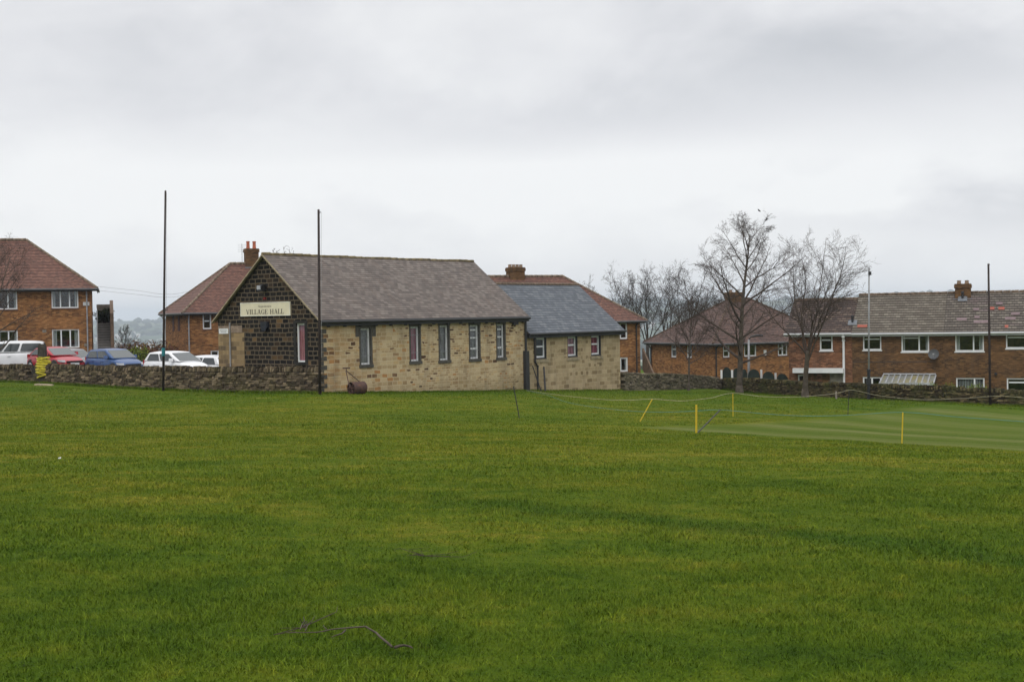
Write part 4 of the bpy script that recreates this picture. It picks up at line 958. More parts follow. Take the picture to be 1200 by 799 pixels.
# terrace on the right
TA = -22.0
ft = Frame(925, 83, TA); T0, T1, T2, T3 = 0, ft.loc(999, 440).x, ft.loc(1107, 440).x, ft.loc(1107, 440).x+7.2; DT = 7.6
ez = ft.loc(1060, 387.2).z; 
def terrace_house(name, x0, x1, rz, mat, tmat, label, wpx, extra=None):
    fr = Frame(0, 0, TA, X=0); fr.o = ft.o+ft.u*x0; fr.o.z = 0; fr.a = ft.a; fr.u = ft.u; fr.v = ft.v
    h = fr.root(name); tag(h, label, 'house'); ws = [window(h, fr, **k) for k in wpx]; L = x1-x0
    mb = MB(); wallsheet(mb, 0, L, -6.8, ez, ws, 'x', 0, -1, .1); wallsheet(mb, 0, L, -6.8, ez, [], 'x', DT, 1)
    for X_ in (.004, L-.004): mb.face([(X_, 0, -6.8), (X_, DT, -6.8), (X_, DT, ez), (X_, DT/2, rz-.1), (X_, 0, ez)], [(0, -6.8), (DT, -6.8), (DT, ez), (DT/2, rz-.1), (0, ez)])
    mb.build('wall', mat, h)
    mb = MB(); xl = -.25 if x0 == 0 else 0.005; xr = L-.005; ov = .35; s = (rz-ez)/(DT/2); zz = ez-ov*s+.08
    courses(mb, (xl, -ov, zz), (xr, -ov, zz), (xr, DT/2, rz), (xl, DT/2, rz), .30, .035); courses(mb, (xr, DT+ov, zz), (xl, DT+ov, zz), (xl, DT/2, rz), (xr, DT/2, rz), .30, .035)
    ro = mb.build('roof', tmat, h)
    mb = MB(); n = int((xr-xl)/.45)
    for i in range(n):
        a = xl+(xr-xl)*i/n; mb.tube([(a, DT/2, rz+.0), (a+(xr-xl)/n*.97, DT/2, rz+.02)], .12, 8)
    mb.build('ridge_tiles', M['brown_ridge'], ro, smooth=True)
    mb = MB(); mb.box(xl, xr, -ov+.02, -ov+.05, zz-.22, zz-.02); mb.box(xl, xr, -ov+.05, -.002, zz-.22, zz-.19)
    mb.build('fascia', M['fascia'], h)
    mb = MB(); mb.tube([(xl, -ov-.05, zz-.07), (xr, -ov-.05, zz-.07)], .065, 8); mb.build('gutter', M['fascia'], h)
    return h, fr, ro, zz
rzA = EYE.z+.92; rzE = EYE.z+.66
hE, fE, rE, zzE = terrace_house('end_house', T0, T1, rzE, M['brick_red'], M['brown_tile'], 'narrow red brick end house of the terrace with a darker brown tiled roof',
    [dict(rect=(960.6, 392.3, 975.8, 410.7), fw=.085, rowh=[[.66]], sill=M['white']), dict(rect=(935, 439, 943, 450), fw=.08)])
# porch fascia and recess
a = fE.loc(930.4, 431.2); b = fE.loc(989.4, 436.6); mb = MB(); mb.box(a.x, b.x, -.55, -.002, b.z, a.z); mb.build('porch_canopy', M['white'], hE)
mb = MB(); a2 = fE.loc(945, 437); b2 = fE.loc(988, 455); 
for (xa, xb, m_) in ((944, 950.5, 0), (953.5, 957, 0), (963.5, 972, 1)):
    A = fE.loc(xa, 440); B = fE.loc(xb, 440); mb.box(A.x, B.x, -.05, -.003, -6, b.z-.002)
mb.build('porch_wall', M['brick_dark'], hE)
A = fE.loc(972.4, 437); B = fE.loc(988.4, 437); mb = MB(); mb.box(A.x, B.x, -.03, -.003, -6, b.z-.002); mb.build('porch_recess', M['greystone'], hE)
A = fE.loc(989.2, 440); pipe(hE, [(A.x-.0, -.38, zzE-.1), (A.x, -.3, zzE-.25), (A.x, -.1, zzE-.5), (A.x, -.1, -6)], .075, 'white')
hA, fA, rA, zzA = terrace_house('terraced_house', T1, T2, rzA, M['brick_dark'], M['concrete_tile'], 'middle terraced house with grey brown tiles, satellite dish and glazed lean-to',
    [dict(rect=(1011.2, 390.9, 1032.8, 410.1), fw=.075, rowh=[[.66]], sill=M['white']), dict(rect=(1056.2, 390.4, 1088.9, 412.1), cols=2, fw=.075, colw=[.64, .36], rowh=[[.74], []], sill=M['white'], sidecurt=.1),
     dict(rect=(1011, 441.6, 1033, 456), cols=2, fw=.09, rowh=[[], []])])
hB, fB, rB, zzB = terrace_house('terraced_house', T2, T3, rzA+.004, M['brick_dark'], M['concrete_tile2'], 'rightmost terraced house with a chimney and bright red replacement tiles',
    [dict(rect=(1119.3, 389.6, 1153.1, 411.6), cols=2, fw=.075, colw=[.64, .36], sidecurt=.14, sill=M['white']), dict(rect=(1178.8, 388.7, 1212, 408.1), fw=.075, rowh=[[.66]], sill=M['white']),
     dict(rect=(1120.4, 442.6, 1153.9, 459), cols=2, fw=.08, colw=[.65, .35], blind=1), dict(rect=(1179.8, 443, 1213, 460), fw=.08, rowh=[[.7]])])
c = fB.loc(1128.5, 338, True, DT/2-.2); chimney(hB, c.x, DT/2-.2, .95, .75, rzA-.5, fB.loc(1128.5, 332.6, True, DT/2-.2).z, M['brick_dark'], 2, 'potgrey', .22)
def onroof(fr, px_, py_, rz):
    # intersect with the front roof slope
    d = ray(px_, py_); s = (rz-ez)/(DT/2); ov = .35; best = None
    t0, t1 = 60, 110
    for i in range(60):
        tm = (t0+t1)/2; p = EYE+d*tm-fr.o; y = p.dot(fr.v); zsurf = ez+.08+y*s
        if p.z < zsurf: t1 = tm
        else: t0 = tm
    # camera is above the eave plane only slightly: walk instead
    for i in range(2000):
        tm = 65+i*.02; p = EYE+d*tm-fr.o; y = p.dot(fr.v)
        if -ov <= y <= DT/2 and p.z <= ez+.08+y*s: return Vector((p.dot(fr.u), y, p.z)), s
    return Vector((p.dot(fr.u), DT/4, ez+1)), s
for fr, par, px_, py_ in ((fB, rB, 1128, 350.5), (fA, rA, 999, 378.5)):
    p, s = onroof(fr, px_, py_, rzA); mb = MB(); mb.tube([p+Vector((0, 0, -.1)), p+Vector((0, 0, .38)), p+Vector((0, 0, .39)), p+Vector((0, 0, .5))], [.07, .07, .11, .09], 8)
    v_ = mb.build('vent_pipe', M['black'], par); mb = MB(); mb.hexa([p+Vector((-.28, -.25, -.25*s+.03)), p+Vector((.28, -.25, -.25*s+.03)), p+Vector((.28, .25, .25*s+.03)), p+Vector((-.28, .25, .25*s+.03)), p+Vector((-.2, -.2, -.2*s+.07)), p+Vector((.2, -.2, -.2*s+.07)), p+Vector((.2, .2, .2*s+.07)), p+Vector((-.2, .2, .2*s+.07))]); mb.build('lead_flashing', M['lead'], v_)
M['newtile'] = plain('bright_tile', (.27, .07, .045), .7, var=.15); M['mauvetile'] = plain('mauve_tile', (.155, .11, .115), .75, var=.2)
for fr, par, px_, py_, wt_, mt in ((fB, rB, 1162.5, 361.8, .28, 'newtile'), (fB, rB, 1173.5, 361.8, .36, 'newtile'), (fB, rB, 1179.5, 383, .2, 'newtile'), (fA, rA, 1010.5, 382.6, .6, 'newtile'),
                                   (fB, rB, 1127, 374.5, .6, 'mauvetile'), (fB, rB, 1145, 372, .3, 'mauvetile'), (fB, rB, 1150, 377.5, .9, 'mauvetile'), (fB, rB, 1184, 373.5, .6, 'mauvetile'), (fB, rB, 1171, 356, .4, 'mauvetile'), (fB, rB, 1190, 368, .5, 'mauvetile'), (fB, rB, 1144, 363, .35, 'mauvetile')):
    p, s = onroof(fr, px_, py_, rzA); mb = MB(); hw = wt_/2; mb.hexa([p+Vector((-hw, -.13, -.13*s+.02)), p+Vector((hw, -.13, -.13*s+.02)), p+Vector((hw, .13, .13*s+.02)), p+Vector((-hw, .13, .13*s+.02)), p+Vector((-hw, -.13, -.13*s+.055)), p+Vector((hw, -.13, -.13*s+.055)), p+Vector((hw, .13, .13*s+.04)), p+Vector((-hw, .13, .13*s+.04))])
    mb.build('replacement_tile', M[mt], par)
# satellite dish
a = fA.loc(1094.8, 415); mb = MB(); rr = .33; n = 16; cpt = Vector((a.x, -.38, a.z)); axd = Vector((-.1, -.92, .30)).normalized(); o1 = axd.orthogonal().normalized(); o2 = axd.cross(o1)
rings = [[cpt+(o1*cos(2*pi*k/n)+o2*sin(2*pi*k/n))*rr*q+axd*(.10*q*q) for k in range(n)] for q in (.05, .4, .75, 1)]
for i in range(3):
    for k in range(n):
        for dd in (0, -.012):
            o__ = axd*dd; mb.face([rings[i][k]+o__, rings[i][(k+1) % n]+o__, rings[i+1][(k+1) % n]+o__, rings[i+1][k]+o__])
ds = mb.build('satellite_dish', plain('dish_grey', (.08, .083, .088), .6), hA, smooth=True)
mb = MB(); mb.tube([cpt+Vector((0, 0, -.3)), cpt+axd*.42+Vector((0, 0, -.05))], .012, 5); mb.tube([cpt, cpt+Vector((.02, .2, -.05)), (cpt.x+.02, -.01, cpt.z-.3)], .022, 6); mb.box(cpt.x-.05, cpt.x+.05, cpt.y-.44, cpt.y-.38, cpt.z+.0, cpt.z+.08); mb.build('dish_arm', M['grey'], ds)
a = fA.loc(993, 424.3); b = fA.loc(1096.5, 423.8); mb = MB(); mb.tube([(max(a.x, .02), -.02, a.z), (b.x-.02, -.02, a.z+.03), (b.x-.02, -.02, cpt.z-.3)], .014, 5); mb.build('cable', M['black'], hA)
a = fB.loc(1167, 438); mb = MB(); mb.tube([(a.x, -.12, a.z), (a.x, -.002, a.z)], .09, 10); mb.build('flue', M['black'], hB)
# lean-to
a = fA.loc(1037, 439.8); b = fA.loc(1096.8, 439.8); zl = a.z; zf = fA.loc(1070, 449.4, True, -2.0).z; X0l, X1l = a.x-.1, b.x
lt = empty('lt', (0, 0, 0)); bpy.data.objects.remove(lt)
mb = MB()
mb.hexa([(X0l, -2.1, zf), (X1l, -2.1, zf), (X1l, -.003, zl-.03), (X0l, -.003, zl-.03), (X0l, -2.1, zf+.03), (X1l, -2.1, zf+.03), (X1l, -.003, zl), (X0l, -.003, zl)])
t = NT('milky_sheet'); M['milky'] = t.fin(t.ramp(t.noise(t.map(t.obj(), (2, .3, 1)), 1.3, 3), [(.4, (.20, .21, .20)), (.6, (.26, .23, .11)), (.75, (.30, .31, .30))]), .35, .4)
lr = mb.build('lean_to_roof', M['milky'], hA)
mb = MB(); n = 9
for k in range(n+1):
    x = X0l+(X1l-X0l)*k/n; mb.hexa([(x-.04, -2.12, zf+.031), (x+.04, -2.12, zf+.031), (x+.04, -.01, zl+.002), (x-.04, -.01, zl+.002), (x-.04, -2.12, zf+.07), (x+.04, -2.12, zf+.07), (x+.04, -.01, zl+.04), (x-.04, -.01, zl+.04)])
mb.box(X0l-.05, X1l+.05, -2.2, -2.125, zf-.1, zf+.06); mb.box(X0l, X1l, -.06, -.003, zl+.045, zl+.14)
mb.build('lean_to_bar', M['bar_grey'] if 'bar_grey' in M else M.setdefault('bar_grey', plain('weathered_bar', (.32, .33, .34), .6)), lr)
mb = MB()
for k in range(5):
    x = X0l+.03+(X1l-X0l-.06)*k/4; mb.box(x-.03, x+.03, -2.1, -2.04, -6, zf-.001)
mb.build('lean_to_post', M['white'], lr)
mb = MB(); mb.box(X0l+.05, X1l-.05, -2.075, -2.065, zf-2.2, zf-.1); mb.build('lean_to_glazing', M['glass'], lr)

# ------------------------------------------------------------------ DRY STONE WALLS
def wallpath(name, pts, hts, mat, label, cope=True, stone=.30, row=.125, thick=.42, skip=None, seed=1, copeh=.16, copew=.085, jit=1.):
    r = random.Random(seed); mb = MB()
    P_ = [Vector((p[0], p[1], 0)) for p in pts]; seg = []
    tot = 0
    for a, b in zip(P_[:-1], P_[1:]): seg.append((tot, (b-a).length, a, b)); tot += (b-a).length
    def at(s):
        for i, (s0, L, a, b) in enumerate(seg):
            if s <= s0+L+1e-6 or i == len(seg)-1:
                k = (s-s0)/L; d = (b-a).normalized(); return a+(b-a)*k, d, hts[i]*(1-k)+hts[i+1]*k
    O = P_[0].copy(); O.z = H(O.x, O.y)
    def add(s, wid, z0, z1, off, dep, tilt=0.):
        c, d, h = at(s); nrm = Vector((d.y, -d.x, 0))
        if nrm.y > 0: nrm = -nrm
        c0 = c+nrm*off; p = []
        j = lambda k: r.uniform(-k, k)
        for (zz, sc_) in ((z0, 1), (z1, .9)):
            for (sx_, sy_) in ((-1, 1), (1, 1), (1, -1), (-1, -1)):
                q = c0+d*(sx_*wid/2*sc_+j(.014*jit)+tilt*(zz-z0))+nrm*(sy_*dep/2*sc_+j(.02*jit)); p.append(Vector((q.x-O.x, q.y-O.y, zz+j(.011*jit)-O.z)))
        mb.rnd = r.random()
        # round the face: add a mid ring pushed outwards
        mid = []
        for k in range(4):
            m_ = (p[k]+p[k+4])/2; ctr = (p[0]+p[1]+p[2]+p[3]+p[4]+p[5]+p[6]+p[7])/8; mid.append(m_+(m_-ctr)*.07)
        for A_, B_ in ((p[:4], mid), (mid, p[4:])):
            for k in range(4):
                k2 = (k+1) % 4; mb.face([A_[k], A_[k2], B_[k2], B_[k]])
        mb.face(p[4:]); mb.face(p[:4][::-1])
    # rows
    s = 0; nmax = int(max(hts)/row)+1
    for k in range(-3, nmax):
        s = r.uniform(-.2, 0)
        while s < tot:
            wd = stone*r.uniform(.45, 1.5); c, d, h = at(min(tot, max(0, s+wd/2))); gz = H(c.x, c.y)
            if skip and skip(s+wd/2, h): h_ = skip(s+wd/2, h)
            else: h_ = h
            z0 = gz+k*row; top = gz+h_-(copeh if cope else 0)
            if z0 < top-.03:
                z1 = min(z0+row*.97, top) ; add(s+wd/2, wd*.97, z0, z1, r.uniform(-.03, .035), thick*(1-.12*k/nmax))
            s += wd
    if cope:
        s = 0
        while s < tot:
            wd = copew*r.uniform(.7, 1.6); c, d, h = at(min(tot, s+wd/2)); gz = H(c.x, c.y)
            h_ = skip(s+wd/2, h) if skip and skip(s+wd/2, h) else h
            if h_ == h: add(s+wd/2, wd*.92, gz+h-copeh, gz+h+r.uniform(-.07, .07), r.uniform(-.03, .03), thick*r.uniform(.85, 1.15), r.uniform(-.25, .05))
            s += wd
    # dark heart
    o = mb.build(name, mat, attr=True); o.location = O
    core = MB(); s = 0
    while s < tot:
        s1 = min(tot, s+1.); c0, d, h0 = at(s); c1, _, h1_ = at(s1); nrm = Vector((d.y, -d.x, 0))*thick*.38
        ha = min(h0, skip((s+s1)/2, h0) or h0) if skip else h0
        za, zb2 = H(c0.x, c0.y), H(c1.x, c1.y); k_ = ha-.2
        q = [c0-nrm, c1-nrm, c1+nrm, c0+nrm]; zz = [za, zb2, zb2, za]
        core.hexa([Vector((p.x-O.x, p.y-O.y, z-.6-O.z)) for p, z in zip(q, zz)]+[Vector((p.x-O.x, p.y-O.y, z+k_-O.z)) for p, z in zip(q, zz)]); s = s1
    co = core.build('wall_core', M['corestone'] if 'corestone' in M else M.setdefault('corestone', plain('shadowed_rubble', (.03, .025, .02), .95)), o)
    tag(o, label, 'stone wall'); return o
A0, A1 = W(375, 461, 55.9), W(-110, 443, 79)
def lerpY(px_): k = (px_-0)/(376.); return 1/(1/72.8+(1/55.9-1/72.8)*k)
lw = [(W(px_, 455, lerpY(px_)).x, lerpY(px_)) for px_ in (373.5, 290, 190, 120, 60, 0, -110)]
# the gap by the stone post (stile) is a lowered stretch
acc = [0]
for a, b in zip(lw[:-1], lw[1:]): acc.append(acc[-1]+sqrt((a[0]-b[0])**2+(a[1]-b[1])**2))
def s_at(px_):
    X_, Y_ = W(px_, 455, lerpY(px_)).x, lerpY(px_)
    for i, (a, b) in enumerate(zip(lw[:-1], lw[1:])):
        if b[0] <= X_ <= a[0]+.01: return acc[i]+sqrt((a[0]-X_)**2+(a[1]-Y_)**2)
sg0, sg1 = s_at(44.5), s_at(34.5)
wallpath('dry_stone_wall', lw, [1.16, 1.18, 1.16, 1.08, 1.04, .95, .95], M['drystone'], 'dry stone wall with upright coping running left from the hall in front of the cars',
         skip=lambda s, h: .50 if sg0 < s < sg1 else 0, seed=4, stone=.27, row=.105, copeh=.2, copew=.085)
# middle wall and long mossy wall
c0 = af.o+af.u*(AX+.02); 
mw = [(c0.x+.15, c0.y+.2), (W(785, 455, 77).x, 77), (W(843, 455, 81.5).x, 81.5)]
wallpath('dry_stone_wall', mw, [1.05, .98, .72], M['drystone_mid'], 'tan dry stone wall between the hall extension and the smallest bare tree', cope=False, seed=5, stone=.24, row=.10)
rw = [(W(846, 456, 81.7).x, 81.7), (W(885, 461, 78).x, 78), (W(930, 466, 74.6).x, 74.6), (W(1018, 470, 69.7).x, 69.7), (W(1110, 473.5, 66.2).x, 66.2), (W(1200, 477.6, 63.6).x, 63.6), (W(1300, 482, 60.5).x, 60.5)]
wallpath('dry_stone_wall', rw, [.72, .92, .97, .93, .92, .84, .84], M['drystone_moss'], 'long dark mossy dry stone wall along the right side of the field', seed=6, stone=.20, row=.07, copeh=.16, copew=.06)
mb = MB(); a = Vector((mw[0][0], mw[0][1], H(*mw[0])+1.05)); 

# stone gate post with coiled hose, flat stone
gp = W(50.5, 452, lerpY(50.5)-.25); gz = H(gp.x, gp.y)
mb = MB(); zt = W(50, 403, gp.y).z-gz
for (z0, z1, w0, w1) in ((-.3, zt*.5, .22, .215), (zt*.5, zt*.93, .215, .19), (zt*.93, zt, .19, .15)):
    mb.hexa([(-w0, -w0*.8, z0), (w0, -w0*.8, z0), (w0, w0*.8, z0), (-w0, w0*.8, z0), (-w1, -w1*.8, z1), (w1, -w1*.8, z1), (w1, w1*.8, z1), (-w1, w1*.8, z1)])
o = mb.build('gate_post', plain('dark_post_stone', (.045, .038, .030), .9, var=.4, scale=6), bevel=.03); o.location = (gp.x, gp.y, gz); tag(o, 'rough dark stone post standing in the wall gap beside the red car', 'post')
mb = MB(); zc0, zc1 = W(50, 441, gp.y).z-gz, W(50, 418.5, gp.y).z-gz; rr = random.Random(2)
for k in range(26):
    zq = zc0+(zc1-zc0)*(k+.3)/26; bulge = .29+.11*sin(pi*(26-k)/34); xo = .07+.03*sin(k*1.3); ti = rr.uniform(-.3, .3); pts = []
    for i in range(25):
        a_ = 2*pi*i/24; pts.append((xo+cos(a_)*(bulge+rr.uniform(-.012, .012)), sin(a_)*(.25+.04*sin(k*2.)), zq+ti*cos(a_)*.3+rr.uniform(-.006, .006)))
    mb.tube(pts, .030, 6)
o = mb.build('hose_coil', M['hose'], smooth=True); o.location = (gp.x, gp.y-.02, gz); tag(o, 'bundle of yellow hose wound round the stone post', 'hose')
sp_ = G(53, 451.5); mb = MB(); mb.hexa([(-.5, -.2, -.05), (.5, -.25, -.05), (.45, .2, -.05), (-.45, .2, -.05), (-.47, -.17, .09), (.46, -.2, .03), (.4, .15, .05), (-.4, .18, .1)])
o = mb.build('flat_stone', M['pale_stone'], bevel=.02); o.location = sp_+Vector((0, -.1, 0)); tag(o, 'pale flat slab lying on the grass at the foot of the post', 'stone')

# ------------------------------------------------------------------ CARS
def car(name, px_, Y, heading, paintm, label, L=4.0, Wd=1.7, Ht=1.45, style='hatch', z=None):
    p = W(px_, 430, Y); zz = cpz(p.x, p.y)+.0 if z is None else z
    root = empty(name, (p.x, p.y, zz), RD(heading)); tag(root, label, 'car', None)
    hl, hw = L/2, Wd/2
    if style == 'hatch':
        prof = [(hl, .45, .62), (hl-.06, .64, .80), (hl-.35, .78, .92), (hl-.80, .90, .97), (.2, .95, 1.), (-hl*.5, .96, 1.), (-hl+.35, .97, .97), (-hl+.08, .90, .86), (-hl, .6, .75)]
        cab = dict(xf=hl-.78, xr=-hl+.16, tf=hl-1.72, tr=-hl+.55, zb=.90, zt=Ht, tw=.60)
    elif style == 'pickup':
        prof = [(hl, .6, .7), (hl-.08, .9, .88), (hl-.6, 1.05, .97), (hl-1.35, 1.12, .99), (.2, 1.13, 1.), (-hl*.5, 1.13, 1.), (-hl+.15, 1.13, .98), (-hl+.03, 1.05, .95), (-hl, .7, .9)]
        cab = dict(xf=hl-1.35, xr=-hl+.08, tf=hl-2.1, tr=-hl+.32, zb=1.12, zt=Ht, tw=.68)
    else:
        prof = [(hl, .42, .62), (hl-.08, .58, .8), (hl-.45, .74, .93), (hl-1.0, .87, .98), (.0, .92, 1.), (-hl*.5, .93, 1.), (-hl+.4, .92, .96), (-hl+.08, .82, .86), (-hl, .55, .75)]
        cab = dict(xf=hl-.95, xr=-hl+.25, tf=hl-1.95, tr=-hl+1.05, zb=.90, zt=Ht, tw=.58)
    # body: lofted stations
    mb = MB(); rings = []
    for (x, zt_, wf) in prof:
        w_ = hw*wf; zb_ = .22 if abs(x) < hl-.05 else .32
        rings.append([(x, -w_*.90, zb_), (x, -w_, zb_+.12), (x, -w_*1.0, (zt_+zb_)/2+.05), (x, -w_*.965, zt_-.08), (x, -w_*.86, zt_), (x, 0, zt_+.03), (x, w_*.86, zt_), (x, w_*.965, zt_-.08), (x, w_*1.0, (zt_+zb_)/2+.05), (x, w_, zb_+.12), (x, w_*.90, zb_)])
    vs = [p_ for r in rings for p_ in r]; nn = 11; fs = []
    for i in range(len(rings)-1):
        for k in range(nn):
            k2 = (k+1) % nn; fs.append((i*nn+k, i*nn+k2, (i+1)*nn+k2, (i+1)*nn+k))
    fs.append(tuple(range(nn))); fs.append(tuple((len(rings)-1)*nn+k for k in range(nn))[::-1])
    me = bpy.data.meshes.new('body'); me.from_pydata(vs, [], fs); me.materials.append(paintm); me.shade_smooth()
    bo = bpy.data.objects.new('body', me); C.objects.link(bo); bo.parent = root
    sb = bo.modifiers.new('s', 'SUBSURF'); sb.levels = 2; sb.render_levels = 2
    # cabin: frustum with bevel
    c = cab; bw = hw*.93; tw = hw*c['tw']/.72; tw = min(tw, bw*.86); zt_ = c['zt']
    b4 = [Vector((c['xr'], -bw, c['zb'])), Vector((c['xf'], -bw, c['zb'])), Vector((c['xf'], bw, c['zb'])), Vector((c['xr'], bw, c['zb']))]
    t4 = [Vector((c['tr'], -tw, zt_-.07)), Vector((c['tf'], -tw, zt_-.05)), Vector((c['tf'], tw, zt_-.05)), Vector((c['tr'], tw, zt_-.07))]
    # bow the windscreen foot forward in plan, crown the roof
    mb = MB(); mb.hexa(b4+t4); cb = mb.build('cabin', paintm, root)
    cb.modifiers.new('b', 'BEVEL').width = .085; cb.modifiers['b'].segments = 4; cb.modifiers['b'].limit_method = 'ANGLE'; cb.data.shade_smooth()
    bmm = bmesh.new(); bmm.from_mesh(cb.data); bmesh.ops.remove_doubles(bmm, verts=bmm.verts, dist=1e-4); bmesh.ops.recalc_face_normals(bmm, faces=bmm.faces); bmm.to_mesh(cb.data); bmm.free()
    mb = MB(); n = 8; 
    for i in range(n):
        for j in range(n):
            def rp(a, b):
                x = c['tr']+.05+(c['tf']-c['tr']-.1)*a; y = (-tw+.06)+(2*tw-.12)*b; return (x, y, zt_-.065+.06*(1-(2*a-1)**4)*(1-(2*b-1)**4)+.015*a)
            mb.face([rp(i/n, j/n), rp((i+1)/n, j/n), rp((i+1)/n, (j+1)/n), rp(i/n, (j+1)/n)])
    mb.build('roof', paintm, root, smooth=True)
    def panel(A, B, Cc, Dd, s0, s1, h0, h1, off=.012, sl0=0, sl1=0):
        # bilinear region on quad A(bottom s=0) B(bottom s=1) C(top s=1) D(top s=0)
        def P2(s, h): return (A*(1-s)+B*s)*(1-h)+(Dd*(1-s)+Cc*s)*h
        nrm = (B-A).cross(Dd-A).normalized(); ctr = (b4[0]+b4[1]+b4[2]+b4[3])/4+Vector((0, 0, .2))
        if nrm.dot(A-ctr) < 0: nrm = -nrm
        pts = [P2(s0, h0), P2(s1, h0), P2(s1+sl1, h1), P2(s0+sl0, h1)]; ctr2 = sum(pts, Vector())/4; out_ = []
        for k in range(4):     # rounded corners
            a_, b_, c_ = pts[k-1], pts[k], pts[(k+1) % 4]; r_ = .06
            u1 = b_+(a_-b_).normalized()*r_; u2 = b_+(c_-b_).normalized()*r_
            for q in (0, .5, 1): out_.append((u1*(1-q)**2+b_*2*q*(1-q)+u2*q*q)+nrm*off)
        m_ = MB(); m_.face(out_); m_.face([q-nrm*.006 for q in out_][::-1]); return m_
    if style == 'pickup': spl = [(.05, .43), (.47, .70), (.73, .95)]
    elif style == 'hatch': spl = [(.10, .46), (.50, .90)]
    else: spl = [(.12, .42), (.46, .90)]
    for (A, B, Cc, Dd) in ((b4[0], b4[1], t4[1], t4[0]), (b4[3], b4[2], t4[2], t4[3])):
        for (s0, s1) in spl: panel(A, B, Cc, Dd, s0, s1, .12, .84).build('side_window', M['carglass'], root)
    panel(b4[1], b4[2], t4[2], t4[1], .06, .94, .08, .90).build('windscreen', M['carscreen'], root)
    panel(b4[0], b4[3], t4[3], t4[0], .08, .92, .2, .88).build('rear_window', M['carglass'], root)
    for sy in (-1, 1):
        yb = sy*(hw+.006) if style != 'pickup' else sy*(hw+.006)
        for kx_ in (.02, -.95):
            mb = MB(); mb.box(hl-1.95+kx_+.9, hl-1.95+kx_+.912, yb-.012*sy, yb-.006*sy, .32, c['zb']-.13); mb.build('door_seam', M['black'], root)
            mb = MB(); mb.box(hl-1.95+kx_+.02, hl-1.95+kx_+.20, yb-.01*sy, yb+.022*sy, .74 if style != 'pickup' else .92, .77 if style != 'pickup' else .95); mb.build('door_handle', paintm, root)
        mb = MB(); xm = c['xf']-.52; mb.tube([(xm, sy*(bw-.03), c['zb']+.06), (xm, sy*(bw+.10), c['zb']+.10)], .025, 6)
        mb.hexa([(xm-.09, sy*(bw+.22), c['zb']+.03), (xm+.06, sy*(bw+.22), c['zb']+.03), (xm+.09, sy*(bw+.05), c['zb']+.03), (xm-.09, sy*(bw+.05), c['zb']+.03), (xm-.08, sy*(bw+.2), c['zb']+.19), (xm+.02, sy*(bw+.2), c['zb']+.19), (xm+.05, sy*(bw+.05), c['zb']+.19), (xm-.08, sy*(bw+.05), c['zb']+.19)])
        mb.build('wing_mirror', paintm, root, bevel=.02)
        mb = MB(); mb.hexa([(hl-.38, sy*hw*.93-.02, .60), (hl-.06, sy*hw*.72-.09, .56), (hl-.06, sy*hw*.72+.09, .56), (hl-.38, sy*hw*.93+.01, .60), (hl-.46, sy*hw*.92-.03, .70), (hl-.14, sy*hw*.70-.08, .67), (hl-.14, sy*hw*.70+.08, .67), (hl-.46, sy*hw*.92+.01, .70)]); mb.build('headlight', M['lamp_clear'], root, bevel=.03)
        mb = MB(); mb.box(-hl+.02, -hl+.12, sy*hw*.6, sy*hw*.78, .72, .98); mb.build('tail_light', M['lamp_red'], root, bevel=.02)
        for xw in (hl-.78, -hl+.72):
            mb = MB(); y0, y1 = sy*(hw-.2), sy*(hw+.01); R_ = .31 if style != 'pickup' else .37
            mb.tube([(xw, y0, R_), (xw, y0+.02*sy, R_), (xw, y1-.03*sy, R_), (xw, y1, R_)], [R_*.94, R_, R_, R_*.9], 24); wh = mb.build('wheel', M['tyre'], root, smooth=False)
            m3 = MB(); m3.tube([(xw, y1-.01*sy, R_), (xw, y1+.012*sy, R_)], [R_*.66, R_*.6], 20)
            m3.build('rim', M['rim'], wh)
            m3 = MB()
            m3.tube([(xw, y1-.06*sy, R_+.02), (xw, y1-.03*sy, R_+.02)], [R_*1.18, R_*1.18], 24); m3.build('wheel_arch', M['black'], root)
    mb = MB(); mb.box(hl-.06, hl+.015, -.26, .26, .40, .51); mb.build('number_plate', M['white'], root)
    mb = MB(); mb.box(hl-.08, hl+.005, -hw*.55, hw*.55, .53, .62); mb.box(hl-.08, hl+.01, -hw*.6, hw*.6, .30, .37); mb.build('grille', M['black'], root)
    return root
car('pickup_truck', 6, 76.5, 197, M['car_white'], 'white pickup with a hard canopy, leftmost in the row behind the wall', 5.0, 1.8, 1.82, 'pickup', z=zrel(6, 399.5, 76.5)-1.82)
car('parked_car', 66, 72.6, -42, M['car_red'], 'red car seen behind the post wrapped in yellow hose', 4.15, 1.72, 1.40, 'coupe', z=zrel(66, 405.6, 72.6)-1.42)
car('parked_car', 134, 71, -42, M['car_blue'], 'blue hatchback between the red car and the white hatchback', 3.95, 1.68, 1.45, 'hatch', z=zrel(134, 408.2, 71)-1.45)
car('parked_car', 207, 68.3, -36, M['car_white'], 'white hatchback parked behind the tall pole with a teal band', 3.95, 1.68, 1.45, 'hatch', z=zrel(207, 411.2, 68.3)-1.45)
car('parked_car', 240, 78, 150, M['car_white'], 'white car mostly hidden between the white hatchback and the hall gable', 4.2, 1.7, 1.5, 'hatch', z=zrel(243, 415.8, 78)-1.5)
car('parked_car', 84, 79.5, -40, M['car_silver'], 'silver car glimpsed between the red car and the blue hatchback', 4.1, 1.7, 1.45, 'hatch', z=zrel(84, 408.4, 79.5)-1.45)

